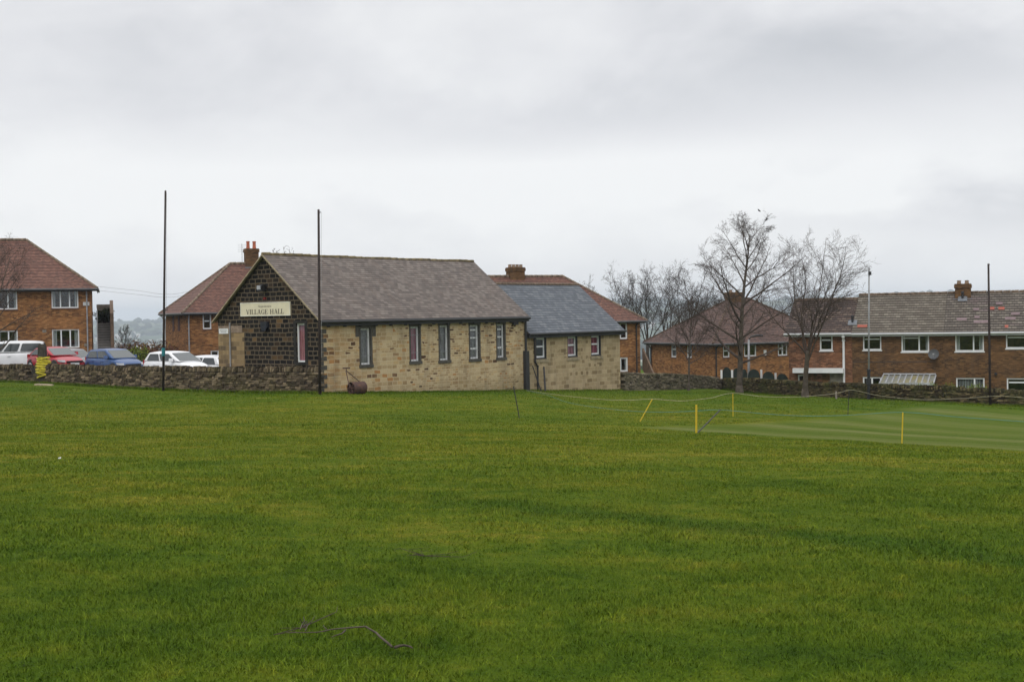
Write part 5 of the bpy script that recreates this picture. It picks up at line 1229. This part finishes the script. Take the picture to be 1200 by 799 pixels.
# ------------------------------------------------------------------ POLES
def pole(name, pxt, pyt, pxb, pyb, r0, r1, mat, label, Y=None, extra=None):
    g_ = G(pxb, pyb) if Y is None else Vector((W(pxb, pyb, Y).x, Y, 0)); 
    if Y is not None: g_.z = H(g_.x, g_.y)
    top = W(pxt, pyt, g_.y); root = empty(name, g_); tag(root, label, 'pole'); mb = MB(); T = top-g_
    mb.tube([Vector((0, 0, -.3)), T*.5, T], [r0, (r0+r1)/2, r1], 10); mb.build('shaft', mat, root, smooth=True); return root, T
pr, T = pole('tall_pole', 193.9, 223.8, 191, 457.8, .060, .045, M['timber_dark'], 'tall thin dark pole with a teal band near the white hatchback')
mb = MB(); mb.tube([T*.175, T*.215], .085, 10); mb.build('teal_band', M['teal'], pr); mb = MB(); mb.tube([T*.40, T*.41+Vector((.18, 0, -.02))], .02, 6); mb.tube([T*.995, T*.995+Vector((.02, -.05, .05))], .03, 6); mb.build('cleat', M['timber_dark'], pr)
mb = MB(); mb.tube([T*.99+Vector((.07, -.05, 0)), T*.5+Vector((.12, -.05, 0)), T*.1+Vector((.09, -.05, 0))], .007, 4); mb.build('halyard', M['grey'], pr)
pr, T = pole('tall_pole', 373.3, 245.6, 374.8, 462, .062, .048, M['timber_dark'], 'tall thin dark pole in front of the corner of the hall', Y=55.0)
mb = MB(); mb.tube([T*.985, T*.985+Vector((.1, 0, .0))], .02, 6); mb.build('cleat', M['timber_dark'], pr)
mb = MB(); mb.tube([T*.985+Vector((.12, -.03, 0)), T*.5+Vector((.10, -.03, 0)), T*.2+Vector((.09, -.03, 0))], .007, 4); mb.build('halyard', M['grey'], pr)
pr, T = pole('lamp_pole', 1018.4, 313.5, 1018, 470.2, .052, .042, M['galv'], 'silver pole with black lower half in front of the terrace', Y=69.0)
mb = MB(); mb.tube([Vector((0, 0, -.2)), T*.22], .085, 10); mb.tube([T*.22, T*.235], .11, 10); mb.box(-.12, .12, -.1, .1, T.z*.12, T.z*.165); mb.build('pole_base', M['black'], pr)
mb = MB(); mb.tube([T*.955, T*.955+Vector((.1, 0, .05))], .02, 6); mb.box(.06, .2, -.07, .07, T.z*.95-.05, T.z*.95+.14); mb.build('lamp_head', M['black'], pr)
pr, T = pole('tall_pole', 1158.3, 309, 1160.4, 475.6, .062, .048, M['timber_dark'], 'tall thin dark pole at the right in front of the mossy wall', Y=64.3)
mb = MB(); mb.tube([T*.992, T*.992+Vector((.07, 0, .0))], .02, 6); mb.build('cleat', M['timber_dark'], pr)
# street lamp behind the big tree
p = W(877, 432, 90); p.z = H(p.x, p.y); T = W(877.5, 398, 90)-p; root = empty('street_lamp', p); tag(root, 'grey street lamp post behind the tallest bare tree', 'street lamp')
mb = MB(); mb.tube([Vector((0, 0, -.2)), T*.5, T], [.12, .1, .07], 10); mb.build('shaft', M['galv'], root, smooth=True); mb = MB(); mb.tube([T, T+Vector((.15, 0, .2)), T+Vector((.5, 0, .28)), T+Vector((1.0, 0, .28))], [.05, .05, .09, .06], 8); mb.build('lamp_head', M['black'], root)

# ------------------------------------------------------------------ arched green fence panels with white posts
fence_px = [(846.5, 857.5, 430), (858.7, 868, 431), (869, 876, 432), (876.5, 891, 432.2), (893.3, 908, 435), (909.7, 924, 437.5)]
A = W(845.6, 450, 90); gfo = Vector((A.x, A.y, H(A.x, A.y))); gf = empty('garden_fence', gfo); tag(gf, 'low garden fence of dark arched panels and white posts behind the mossy wall', 'fence')
for k, (xa, xb, yt) in enumerate(fence_px):
    Y_ = 90-k*.9; A = W(xa, 450, Y_); B = W(xb, 450, Y_-.8); zt = W((xa+xb)/2, yt, Y_).z-gfo.z; zs = W((xa+xb)/2, yt+9, Y_).z-gfo.z
    o_ = Vector((A.x-gfo.x, A.y-gfo.y, 0)); n = 14; pts = []; Lx = B-A; Lx.z = 0
    for i in range(n+1):
        t_ = i/n; pts.append((o_+Lx*t_, zs+(zt-zs)*sqrt(max(0, 1-(2*t_-1)**2))))
    mb = MB(); dy = Vector((0, .04, 0))
    for (pa, za), (pb_, zb2) in zip(pts[:-1], pts[1:]):
        for dd in (0, 1):
            d_ = dy*dd; mb.face([Vector((pa.x, pa.y, -1.3))+d_, Vector((pb_.x, pb_.y, -1.3))+d_, Vector((pb_.x, pb_.y, zb2))+d_, Vector((pa.x, pa.y, za))+d_])
        mb.face([Vector((pa.x, pa.y, za)), Vector((pb_.x, pb_.y, zb2)), Vector((pb_.x, pb_.y, zb2))+dy, Vector((pa.x, pa.y, za))+dy])
    mb.build('fence_panel', M['green_board'], gf)
for k, (xa, yt) in enumerate([(845.6, 433.5), (858.1, 433.5), (892.3, 433), (909, 437)]):
    Y_ = 89.5-k*1.2; A = W(xa, 450, Y_); mb = MB(); x_, y_ = A.x-gfo.x, A.y-gfo.y; mb.box(x_-.06, x_+.06, y_-.06, y_+.06, -1.3, W(xa, yt, Y_).z-gfo.z); mb.build('fence_post', M['white'], gf, bevel=.01)

# ------------------------------------------------------------------ ROPES AND STAKES
def stake(bx_, by_, tx_, ty_, r, mat, label, name='stake', dY=0., cap=None):
    g_ = G(bx_, by_); T = W(tx_, ty_, g_.y+dY)-g_; mb = MB(); mb.tube([T*-.1, T], r, 8); o = mb.build(name, mat); o.location = g_; tag(o, label, 'stake'); return g_, g_+T
sA = stake(750, 493.8, 764.5, 467.5, .018, M['yellow'], 'leaning yellow stake at the left corner of the roped square')
sB = stake(816, 507.3, 816, 474.2, .026, M['yellow'], 'thick upright yellow stake nearest the left tip of the pale square')
sC = stake(859, 488, 858.8, 460.6, .015, M['yellow'], 'thin upright yellow stake holding the cream rope, farthest of the yellow ones')
sD = stake(1057, 519.5, 1058, 483, .015, M['yellow'], 'yellow stake on the pale square at the right')
sE = stake(608.8, 491, 601.8, 452.6, .016, M['black'], 'thin dark stake in the grass in front of the hall extension')
sF = stake(817.5, 507, 844, 480.2, .016, M['black'], 'dark stick leaning from the foot of the thick yellow stake', dY=1.0)
sG = stake(993.6, 486.5, 995, 457.3, .014, M['black'], 'thin dark rod under the cream rope near the mossy wall')
sH = stake(980, 467.5, 979.8, 458.5, .05, M['wood_grey'], 'short pale wooden stub in front of the mossy wall')
def rope(name, pts, r, mat, label, sag=()):
    P_ = []
    for i in range(len(pts)-1):
        a, b = pts[i], pts[i+1]; n = 10
        for k in range(n): P_.append(a.lerp(b, k/n))
    P_.append(pts[-1]); O = Vector(P_[0]); mb = MB(); mb.tube([p-O for p in P_], r, 6); o = mb.build(name, mat, smooth=True); o.location = O; tag(o, label, 'rope')
def smoothpts(keys, n=8):
    out = []
    K = [keys[0]]+keys+[keys[-1]]
    for i in range(1, len(K)-2):
        for k in range(n):
            t = k/n; p0, p1, p2, p3 = K[i-1], K[i], K[i+1], K[i+2]
            out.append(.5*((2*p1)+(p2-p0)*t+(2*p0-5*p1+4*p2-p3)*t*t+(3*p1-p0-3*p2+p3)*t**3))
    out.append(keys[-1]); return out
r0 = W(617, 457.2, 66)
rope('boundary_rope', smoothpts([r0, W(655, 462.8, 57), W(700, 467.6, 48), W(735, 468.8, 42), sA[1], W(800, 469.6, 39.8), W(835, 466, 42)])[:-1]+smoothpts([W(835, 466, 42), sC[1], W(895, 464.6, 46), W(940, 464.8, 49), W(980, 460.8, 52), W(999, 457, 53.5), W(1030, 463.4, 54), W(1079, 468, 55), W(1130, 466.6, 56), W(1170, 464, 57), W(1205, 466.2, 57), W(1240, 467, 57)]), .008, M['rope'], 'cream boundary rope sagging between the stakes')
rope('string_line', smoothpts([W(616, 457.5, 65.9), W(640, 462.5, 58), W(667, 471.8, 48), W(715, 479.2, 40), W(766, 482.7, 36), W(810, 481.8, 34), sF[1], W(900, 485, 33), W(945, 487.2, 32.2), W(993, 486.4, 31.2), sD[1], W(1120, 488.2, 29.5), W(1205, 494.3, 29), W(1240, 496.5, 29)]), .005, M['blue_rope'], 'thin blue string line round the cricket square')

# ------------------------------------------------------------------ GARDEN ROLLER
g_ = G(418.5, 461.8); root = empty('garden_roller', g_+Vector((0, .12, 0)), RD(46)); tag(root, 'rusty iron field roller with T handle against the honey stone wall', 'roller')
R_ = .27; hl = .36; mb = MB(); n = 28
mb.tube([(-hl, 0, R_), (-hl+.02, 0, R_), (hl-.02, 0, R_), (hl, 0, R_)], [R_*.96, R_, R_, R_*.96], n, cap=False)
mb.tube([(-hl, 0, R_), (hl, 0, R_)], R_*.90, n, cap=False); mb.tube([(-hl+.03, 0, R_), (hl-.03, 0, R_)], .05, 10)
for sx_ in (-hl+.03, hl-.03):
    for k in range(6):
        a_ = pi*k/3; mb.tube([(sx_, 0, R_), (sx_, cos(a_)*R_*.92, R_+sin(a_)*R_*.92)], .02, 6)
mb.tube([(-hl+.12, 0, R_), (-hl+.13, 0, R_)], R_*.9, n)
mb.build('drum', M['rust'], root, smooth=False)
mb = MB(); top = Vector((-.10, .62, 1.12))
mb.tube([(-hl-.04, 0, R_), (-hl-.04, .05, R_+.1), top+Vector((-.02, 0, -.12))], .022, 6); mb.tube([(hl+.04, 0, R_), (hl+.04, .05, R_+.1), top+Vector((.02, 0, -.12))], .022, 6); mb.tube([(-hl-.05, 0, R_), (hl+.05, 0, R_)], .022, 6)
mb.tube([top+Vector((0, 0, -.15)), top], .022, 6); mb.tube([top+Vector((-.22, -.05, .01)), top+Vector((.24, .05, 0))], .028, 8)
mb.build('handle', M['rust'], root)

# ------------------------------------------------------------------ BARE TREES
def tree(name, base, height_, spread, label, seed, trunk_frac=.22, r0=.14, style='ascend', dens=1., par=None, lean=(0, 0), mats=('bark', 'bark2'), minr=.006, maxlvl=4, stems=1, ang=(.45, .8), cat='tree', group=None, crownc=.6):
    r = random.Random(seed); tr = MB(); lst = []
    def rv(): return Vector((r.gauss(0, 1), r.gauss(0, 1), r.gauss(0, 1)))
    vase = style != 'ascend'
    def grow(p, d, L, rad, lvl):
        nseg = {0: 12, 1: 12, 2: 8, 3: 6, 4: 4}.get(lvl, 3); pts = [p.copy()]; rads = [rad]; step = L/nseg
        wob = {0: .035, 1: .07, 2: .09, 3: .11}.get(lvl, .12)*(1.9 if style == 'twist' else 1)
        trop = {0: .05, 1: .028, 2: .02, 3: .012}.get(lvl, .015)
        ds = []; tip = .30 if (vase and lvl == 0) else .86
        for i in range(nseg):
            d = (d+rv()*wob+Vector((lean[0]*.03, lean[1]*.03, trop))).normalized(); p = p+d*step
            pts.append(p.copy()); rads.append(max(minr, rad*(1-tip*((i+1)/nseg)))); ds.append(d)
        lst.append((lvl, pts, rads))
        if lvl >= maxlvl: return
        if lvl == 0: nch = int((7 if vase else 22)*dens); s0 = .72 if vase else trunk_frac
        else: nch = max(2, int({1: 13 if vase else 10, 2: 8, 3: 5}[lvl]*dens*r.uniform(.8, 1.2))); s0 = .12 if lvl > 1 else .22
        for k in range(nch):
            t = s0+(1-s0)*(k+r.random()*.8)/nch; t = min(.98, t); i = min(nseg-1, int(t*nseg)); f = t*nseg-i
            q = pts[i].lerp(pts[i+1], f); dd = ds[i]
            if lvl == 0: az_ = k*2.4+r.uniform(-.4, .4); side = Vector((cos(az_), sin(az_), 0))
            else:
                side = rv(); side = (side-dd*side.dot(dd)).normalized()
            if lvl == 0: a_ = r.uniform(.08, .58) if vase else min(1.0, ang[1])*(1.05-.45*(t-s0)/(1-s0))*r.uniform(.85, 1.15)
            else: a_ = r.uniform(*ang)
            nd = (dd*cos(a_)+side*sin(a_)).normalized()
            if vase: ll = {0: height_*.70, 1: L*.40*(1-.45*t), 2: L*.5*(1-.4*t), 3: L*.5}[lvl]*r.uniform(.75, 1.1)
            else: ll = {0: height_*.58*(1-.70*(t-s0)/(1-s0)), 1: L*.45*(1-.45*t), 2: L*.5*(1-.4*t), 3: L*.5}[lvl]*r.uniform(.75, 1.15)
            rc = max(minr, min(rads[i]*.66, (.012 if lvl else .014)*ll+.0015))
            if vase and lvl == 0: rc = rads[i]*.42
            grow(q, nd, ll, rc, lvl+1)
    for s_ in range(stems):
        d0 = Vector((r.gauss(0, .05)+lean[0]*.12+(r.uniform(-.25, .25) if stems > 1 else 0), r.gauss(0, .05)+lean[1]*.1, 1)).normalized()
        grow(Vector((0, 0, -.15)), d0, height_*(trunk_frac/.72 if vase else .95), r0, 0)
    allp = np.array([tuple(q) for l, p, _ in lst for q in p]); hz = allp[:, 2].max(); wx = np.percentile(np.abs(allp[:, 0]), 99.5); kz = height_/hz; kx = min(1.55, max(.85, spread/2/wx)); print('TREE', name, seed, round(kx, 2), round(height_/hz, 2), len(lst))
    kz = kz
    def env(q):
        # the crown keeps to a rounded dome
        x, y, z = q.x*kx, q.y*kx, q.z*kz; zc_ = height_*crownc; rz_ = height_-zc_ if z > zc_ else zc_*.85
        m_ = sqrt((x*x+y*y)/(spread/2)**2+((z-zc_)/rz_)**2) if z > height_*.2 else 0
        return Vector((x, y, z)), m_
    root = empty(name, base); tag(root, label, cat, group)
    tk = MB(); cr_ = MB()
    for lvl, pts, rads in lst:
        pm = [env(q) for q in pts]; lim = r.uniform(.86, 1.06); cut = len(pm)
        for i_, (q_, m_) in enumerate(pm):
            if m_ > lim and lvl > 0: cut = i_; break
        if cut < 2: continue
        sp_ = [q_ for q_, m_ in pm[:cut]]
        if cut < len(pm): rads = [max(minr*.8, rr_*(1-.8*(i_/(cut-1))**2)) for i_, rr_ in enumerate(rads[:cut])]
        (tk if lvl == 0 else cr_).tube(sp_, rads, {0: 9, 1: 6, 2: 4}.get(lvl, 3), cap=lvl < 2)
    # root flare
    tk.tube([(0, 0, -.2), (0, 0, .05), (0, 0, .45)], [r0*1.5, r0*1.35, r0*1.02], 9)
    tk.build('trunk', M[mats[0]], root, smooth=True); cr_.build('crown', M[mats[1]], root, smooth=False)
    return root, len(cr_.f)
bA = G(866.5, 460.3); tree('bare_tree', bA, (W(885, 250, bA.y).z-bA.z)*1.04, 9.6, 'tallest bare leafless tree in front of the mossy wall, a bird near its top', 21, .17, .19, dens=1.08, ang=(.4, 1.0), minr=.004, crownc=.5)
bB = G(943.6, 465.8); tree('bare_tree', bB, (W(950, 266, bB.y).z-bB.z)*1.05, 7.6, 'bare tree with forking trunk in front of the terrace end house', 34, .22, .15, 'vase', dens=1.02, ang=(.35, .8), lean=(.25, 0), minr=.0045)
bC = G(807, 457.6); tree('bare_tree', bC, (W(806, 350, bC.y).z-bC.z)+.2, 4.6, 'smallest bare tree with a dense twiggy crown by the tan wall', 8, .34, .07, dens=1.0, ang=(.5, 1.0), minr=.0032)
nb = 0
far_lab = ['leftmost of the far bare trees, low behind the orange house roof', 'second far bare tree from the left, above the orange house roof', 'third far bare tree from the left, behind the orange house', 'fourth far bare tree from the left, at the corner of the orange house', 'tallest of the far bare trees, fifth from the left', 'far bare tree directly behind the smallest bare tree', 'rightmost of the far bare trees, beside the tallest tree', 'short twisted bare tree in the gap between two brick houses']
for k, (px_, pyt, Y_, sp_, sd_, ln) in enumerate(((702, 312, 124, 5.5, 3, -.6), (722, 302, 122, 6.5, 14, -.4), (742, 297, 127, 6.5, 61, -.3), (763, 294, 121, 7, 5, -.1), (785, 291, 125, 7.5, 42, .1), (807, 299, 122, 7, 9, .3), (828, 311, 126, 6, 29, .5), (769, 330, 112, 4.5, 18, .3))):
    p = W(px_, 440, Y_); p.z = H(p.x, p.y)-.3; hh = W(px_, pyt, Y_).z-p.z
    tree('bare_tree', p, hh, sp_, far_lab[k], sd_, .30, .19, 'twist', .92, crownc=.66, lean=(ln, 0), mats=('bark_far', 'bark_far'), minr=.0075, group='bare trees far behind the houses', ang=(.4, .85))
p = W(-14, 452, 70.5); p.z = H(p.x, p.y); tree('bare_tree', p, W(0, 262, 70.5).z-p.z, 6.2, 'thin bare tree at the left edge in front of the brick house', 77, .2, .09, dens=.8, minr=.004)
p = W(327, 440, 104); p.z = H(p.x, p.y); tree('bare_tree', p, W(327, 283, 104).z-p.z, 5, 'bare twigs of a tree showing over the hall ridge by the red chimney', 50, .4, .12, dens=.7, minr=.009)
p = W(141, 430, 118); p.z = H(p.x, p.y); tree('bare_tree', p, W(141, 378, 118).z-p.z, 4.5, 'small hazy bare tree just right of the outside staircase', 51, .1, .06, dens=1., minr=.007, mats=('bark_far', 'bark_far'), maxlvl=3)

# ------------------------------------------------------------------ BUSHES
def bush(name, base, w_, d_, h_, mat, label, seed, nleaf=2600, ls=.07, cat='bush', group=None, upr=False):
    r = np.random.default_rng(seed); root = empty(name, base); tag(root, label, cat, group); mb = MB(); ncl = 26
    cs = [(r.uniform(-.42, .42)*w_, r.uniform(-.42, .42)*d_, r.uniform(.25, .80)*h_, r.uniform(.14, .3)) for _ in range(ncl)]
    for i in range(nleaf):
        cx_, cy_, cz_, cr2 = cs[r.integers(ncl)]; v = r.normal(size=3); v /= np.linalg.norm(v); q = r.uniform(.5, 1.08)
        p = Vector((cx_+v[0]*cr2*w_*q, cy_+v[1]*cr2*d_*q, max(0, cz_+v[2]*.22*h_*q)))
        a = Vector(r.normal(size=3)).normalized()*ls*r.uniform(.5, 1.3); b = a.cross(Vector(r.normal(size=3))).normalized()*ls*r.uniform(.3, .6)
        if upr: a = Vector((a.x*.4, a.y*.4, abs(a.z)+ls*.6))
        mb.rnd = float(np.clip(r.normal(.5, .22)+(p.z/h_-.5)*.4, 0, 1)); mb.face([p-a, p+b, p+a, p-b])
    mb.build('foliage', mat, root, attr=True)
    mb = MB()
    for k in range(7): a_ = k*.9; mb.tube([(0, 0, -.2), (cos(a_)*w_*.12, sin(a_)*d_*.12, h_*.4), (cos(a_)*w_*.3, sin(a_)*d_*.3, h_*.8)], [.04, .03, .012], 5)
    mb.build('stems', M['bark2'], root); return root
def bpx(px_, pyt, Y_, w_, d_, mat, label, seed, **k):
    p = W(px_, 440, Y_); p.z = H(p.x, p.y) if Y_ > 86 or px_ > 600 else cpz(p.x, p.y); h_ = W(px_, pyt, Y_).z-p.z; return bush(k.pop('name', 'bush'), p, w_, d_, h_, mat, label, seed, **k)
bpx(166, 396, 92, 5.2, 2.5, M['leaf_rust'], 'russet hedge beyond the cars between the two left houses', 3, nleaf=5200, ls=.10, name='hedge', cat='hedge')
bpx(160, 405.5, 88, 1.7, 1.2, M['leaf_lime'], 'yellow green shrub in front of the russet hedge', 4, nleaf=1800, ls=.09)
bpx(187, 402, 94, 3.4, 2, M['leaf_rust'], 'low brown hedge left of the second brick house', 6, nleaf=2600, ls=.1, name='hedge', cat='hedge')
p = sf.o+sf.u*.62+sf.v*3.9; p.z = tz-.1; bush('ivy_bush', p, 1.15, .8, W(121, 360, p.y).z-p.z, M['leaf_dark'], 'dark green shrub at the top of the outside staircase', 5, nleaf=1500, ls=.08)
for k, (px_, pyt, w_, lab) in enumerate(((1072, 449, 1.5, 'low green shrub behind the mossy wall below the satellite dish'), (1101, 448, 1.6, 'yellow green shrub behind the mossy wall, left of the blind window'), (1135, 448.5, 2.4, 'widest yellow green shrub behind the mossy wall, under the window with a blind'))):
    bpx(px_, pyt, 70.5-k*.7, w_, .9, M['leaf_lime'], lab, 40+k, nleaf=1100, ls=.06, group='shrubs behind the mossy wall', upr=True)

# pampas-like tuft strip at the wall foot: rough grass
def rough(name, path, n, h, label, seed):
    r = np.random.default_rng(seed); mb = MB(); 
    for i in range(n):
        t = r.random()*(len(path)-1); k = int(t); f = t-k; x = path[k][0]*(1-f)+path[k+1][0]*f+r.normal()*.05; y = path[k][1]*(1-f)+path[k+1][1]*f-.30-abs(r.normal())*.22
        z = H(x, y); hh = h*r.uniform(.4, 1.4); a_ = r.uniform(0, pi); dx, dy = cos(a_)*.02, sin(a_)*.02; lx, ly = r.normal(size=2)*.4*hh; mb.rnd = float(r.random()*.7)
        mb.face([(x-dx, y-dy, z-.01), (x+dx, y+dy, z-.01), (x+lx, y+ly, z+hh)])
    o = mb.build(name, M['blades'], attr=True); tag(o, label, 'rough grass', kind='stuff')
rough('rough_grass', [(p_[0], p_[1]) for p_ in rw], 9000, .14, 'longer grass growing along the foot of the mossy wall', 1)
rough('rough_grass', lw[:-1], 7000, .13, 'longer grass along the foot of the left stone wall', 2)
hp = [(hf.o+hf.u*s_) for s_ in (0, 5, 10, HL, HL+AX)]
rough('rough_grass', [(p_.x, p_.y+.2) for p_ in hp], 7000, .09, 'longer grass at the foot of the hall walls', 3)

# ------------------------------------------------------------------ FALLEN BRANCH, TWIGS, LITTER
def gpath(pp, lift=.03):
    return [G(x, y)+Vector((0, 0, lift)) for x, y in pp]
def stick(name, pths, label, mat=None):
    O = G(*pths[0][0][0]); mb = MB()
    for pp, r0_, r1_, lf in pths:
        q = [p_-O for p_ in gpath(pp, lf)]; n = len(q); mb.tube(q, [r0_+(r1_-r0_)*i/(n-1) for i in range(n)], 7)
    o = mb.build(name, M['bark'] if mat is None else mat, smooth=True); o.location = O; tag(o, label, 'branch')
stick('fallen_branch', [([(459.5, 768), (453.5, 762.5), (446, 756.5), (441, 751), (435, 747.6), (428.5, 743.6), (421, 744.2), (410, 745), (400, 746), (388, 747.2), (380, 749.2), (372, 750.5), (355, 750.8), (336, 751)], .0065, .002, .045),
                        ([(405, 745.5), (401, 749.8), (395, 751.5), (388.5, 754)], .005, .002, .035), ([(463, 768.8), (468, 767), (474, 766.3), (480, 767.5), (483.5, 769.5)], .008, .004, .045),
                        ([(383, 748), (380, 745.5), (379, 743)], .003, .0015, .05), ([(352, 750.8), (354, 745), (357, 741), (356, 735)], .003, .0015, .06), ([(358, 749.8), (361, 743), (366, 740)], .003, .0015, .05)], 'bent dead branch lying in the near grass')
def twigs(name, cx_, cy_, n, label, seed, spread=14, r_=.002):
    r = random.Random(seed); O = G(cx_, cy_); mb = MB()
    for k in range(n):
        a = Vector((0, 0, .03)); b = a+Vector((r.gauss(0, .12), r.gauss(0, .12), r.uniform(0, .05))); c_ = b+Vector((r.gauss(0, .06), r.gauss(0, .06), r.uniform(-.01, .04))); mb.tube([a, b, c_], [r_*1.5, r_, r_*.6], 4)
    o = mb.build(name, M['bark2']); o.location = O; tag(o, label, 'twigs')
twigs('twig_heap', 355, 741, 6, 'tangle of thin dead twigs at the left end of the fallen branch', 1)
twigs('twig_heap', 497, 656, 7, 'small heap of dead twigs in the middle of the near grass', 2, r_=.002)
p = G(70, 539.5); mb = MB(); mb.hexa([(-.02, -.01, 0), (.02, -.015, 0), (.015, .01, 0), (-.02, .015, 0), (-.015, -.01, .015), (.025, -.01, .02), (.015, .01, .02), (-.015, .015, .01)]); o = mb.build('litter_scrap', M['white']); o.location = p+Vector((0, 0, .03)); tag(o, 'tiny white scrap of litter on the grass at the left', 'litter')

# ------------------------------------------------------------------ BIRDS
def bird(px_, py_, Y_, hd, label, s=1.):
    p = W(px_, py_, Y_); root = empty('bird', p, hd); tag(root, label, 'bird', 'birds at the top of the tallest tree'); mb = MB()
    mb.tube([Vector(q)*s for q in ((-.22, 0, -.12), (-.12, 0, -.06), (0, 0, 0), (.07, 0, .06), (.10, 0, .11), (.135, 0, .125), (.19, 0, .115))], [q*s for q in (.018, .035, .072, .06, .045, .03, .004)], 10)
    mb.tube([Vector((0, .02, -.05))*s, Vector((.0, .02, -.13))*s], .006*s, 4); mb.tube([Vector((0, -.02, -.05))*s, Vector((.0, -.02, -.13))*s], .006*s, 4)
    mb.build('body', M['bird'], root, smooth=True)
    mb = MB()
    for sy in (-1, 1): mb.tube([Vector((.05, sy*.06, .02))*s, Vector((-.05, sy*.08, -.03))*s, Vector((-.2, sy*.03, -.12))*s], [.02*s, .035*s, .006*s], 6)
    mb.build('wing', M['bird'], root, smooth=True)
bird(889.5, 246.8, bA.y, 2.2, 'upper small black bird perched at the top of the tallest tree', .62)
bird(898, 257.3, bA.y+.2, .5, 'lower small black bird perched right of the tallest tree top', .62)

# ------------------------------------------------------------------ OVERHEAD WIRES
for k, (y0, y1, y2) in enumerate(((337.5, 345.5, 330), (342, 349, 335))):
    pts = smoothpts([W(112, y0-2, 96), W(160, y0+3, 96), W(205, y1-1, 97), W(262, y2, 99)])
    rope('overhead_wire', pts, .010, M['grey'], ['upper thin overhead wire between the two left brick houses', 'lower thin overhead wire between the two left brick houses'][k])
for o in C.objects:
    if o.name.startswith('overhead_wire'): o['category'] = 'wire'

# ------------------------------------------------------------------ HAZE
hm = bpy.data.materials.new('haze'); hm.use_nodes = True; ht = hm.node_tree; ht.nodes.clear()
ho = ht.nodes.new('ShaderNodeOutputMaterial'); pv = ht.nodes.new('ShaderNodeVolumePrincipled')
pv.inputs['Color'].default_value = (.80, .90, 1, 1); pv.inputs['Density'].default_value = .00019; pv.inputs['Anisotropy'].default_value = 0.0
ht.links.new(pv.outputs[0], ho.inputs['Volume'])
mb = MB(); mb.box(-9500, 9500, -9500, 9500, -190, 75); hz = mb.build('haze', hm); hz['kind'] = 'stuff'; hz['label'] = 'pale damp air over the valley and village'; hz['category'] = 'haze'
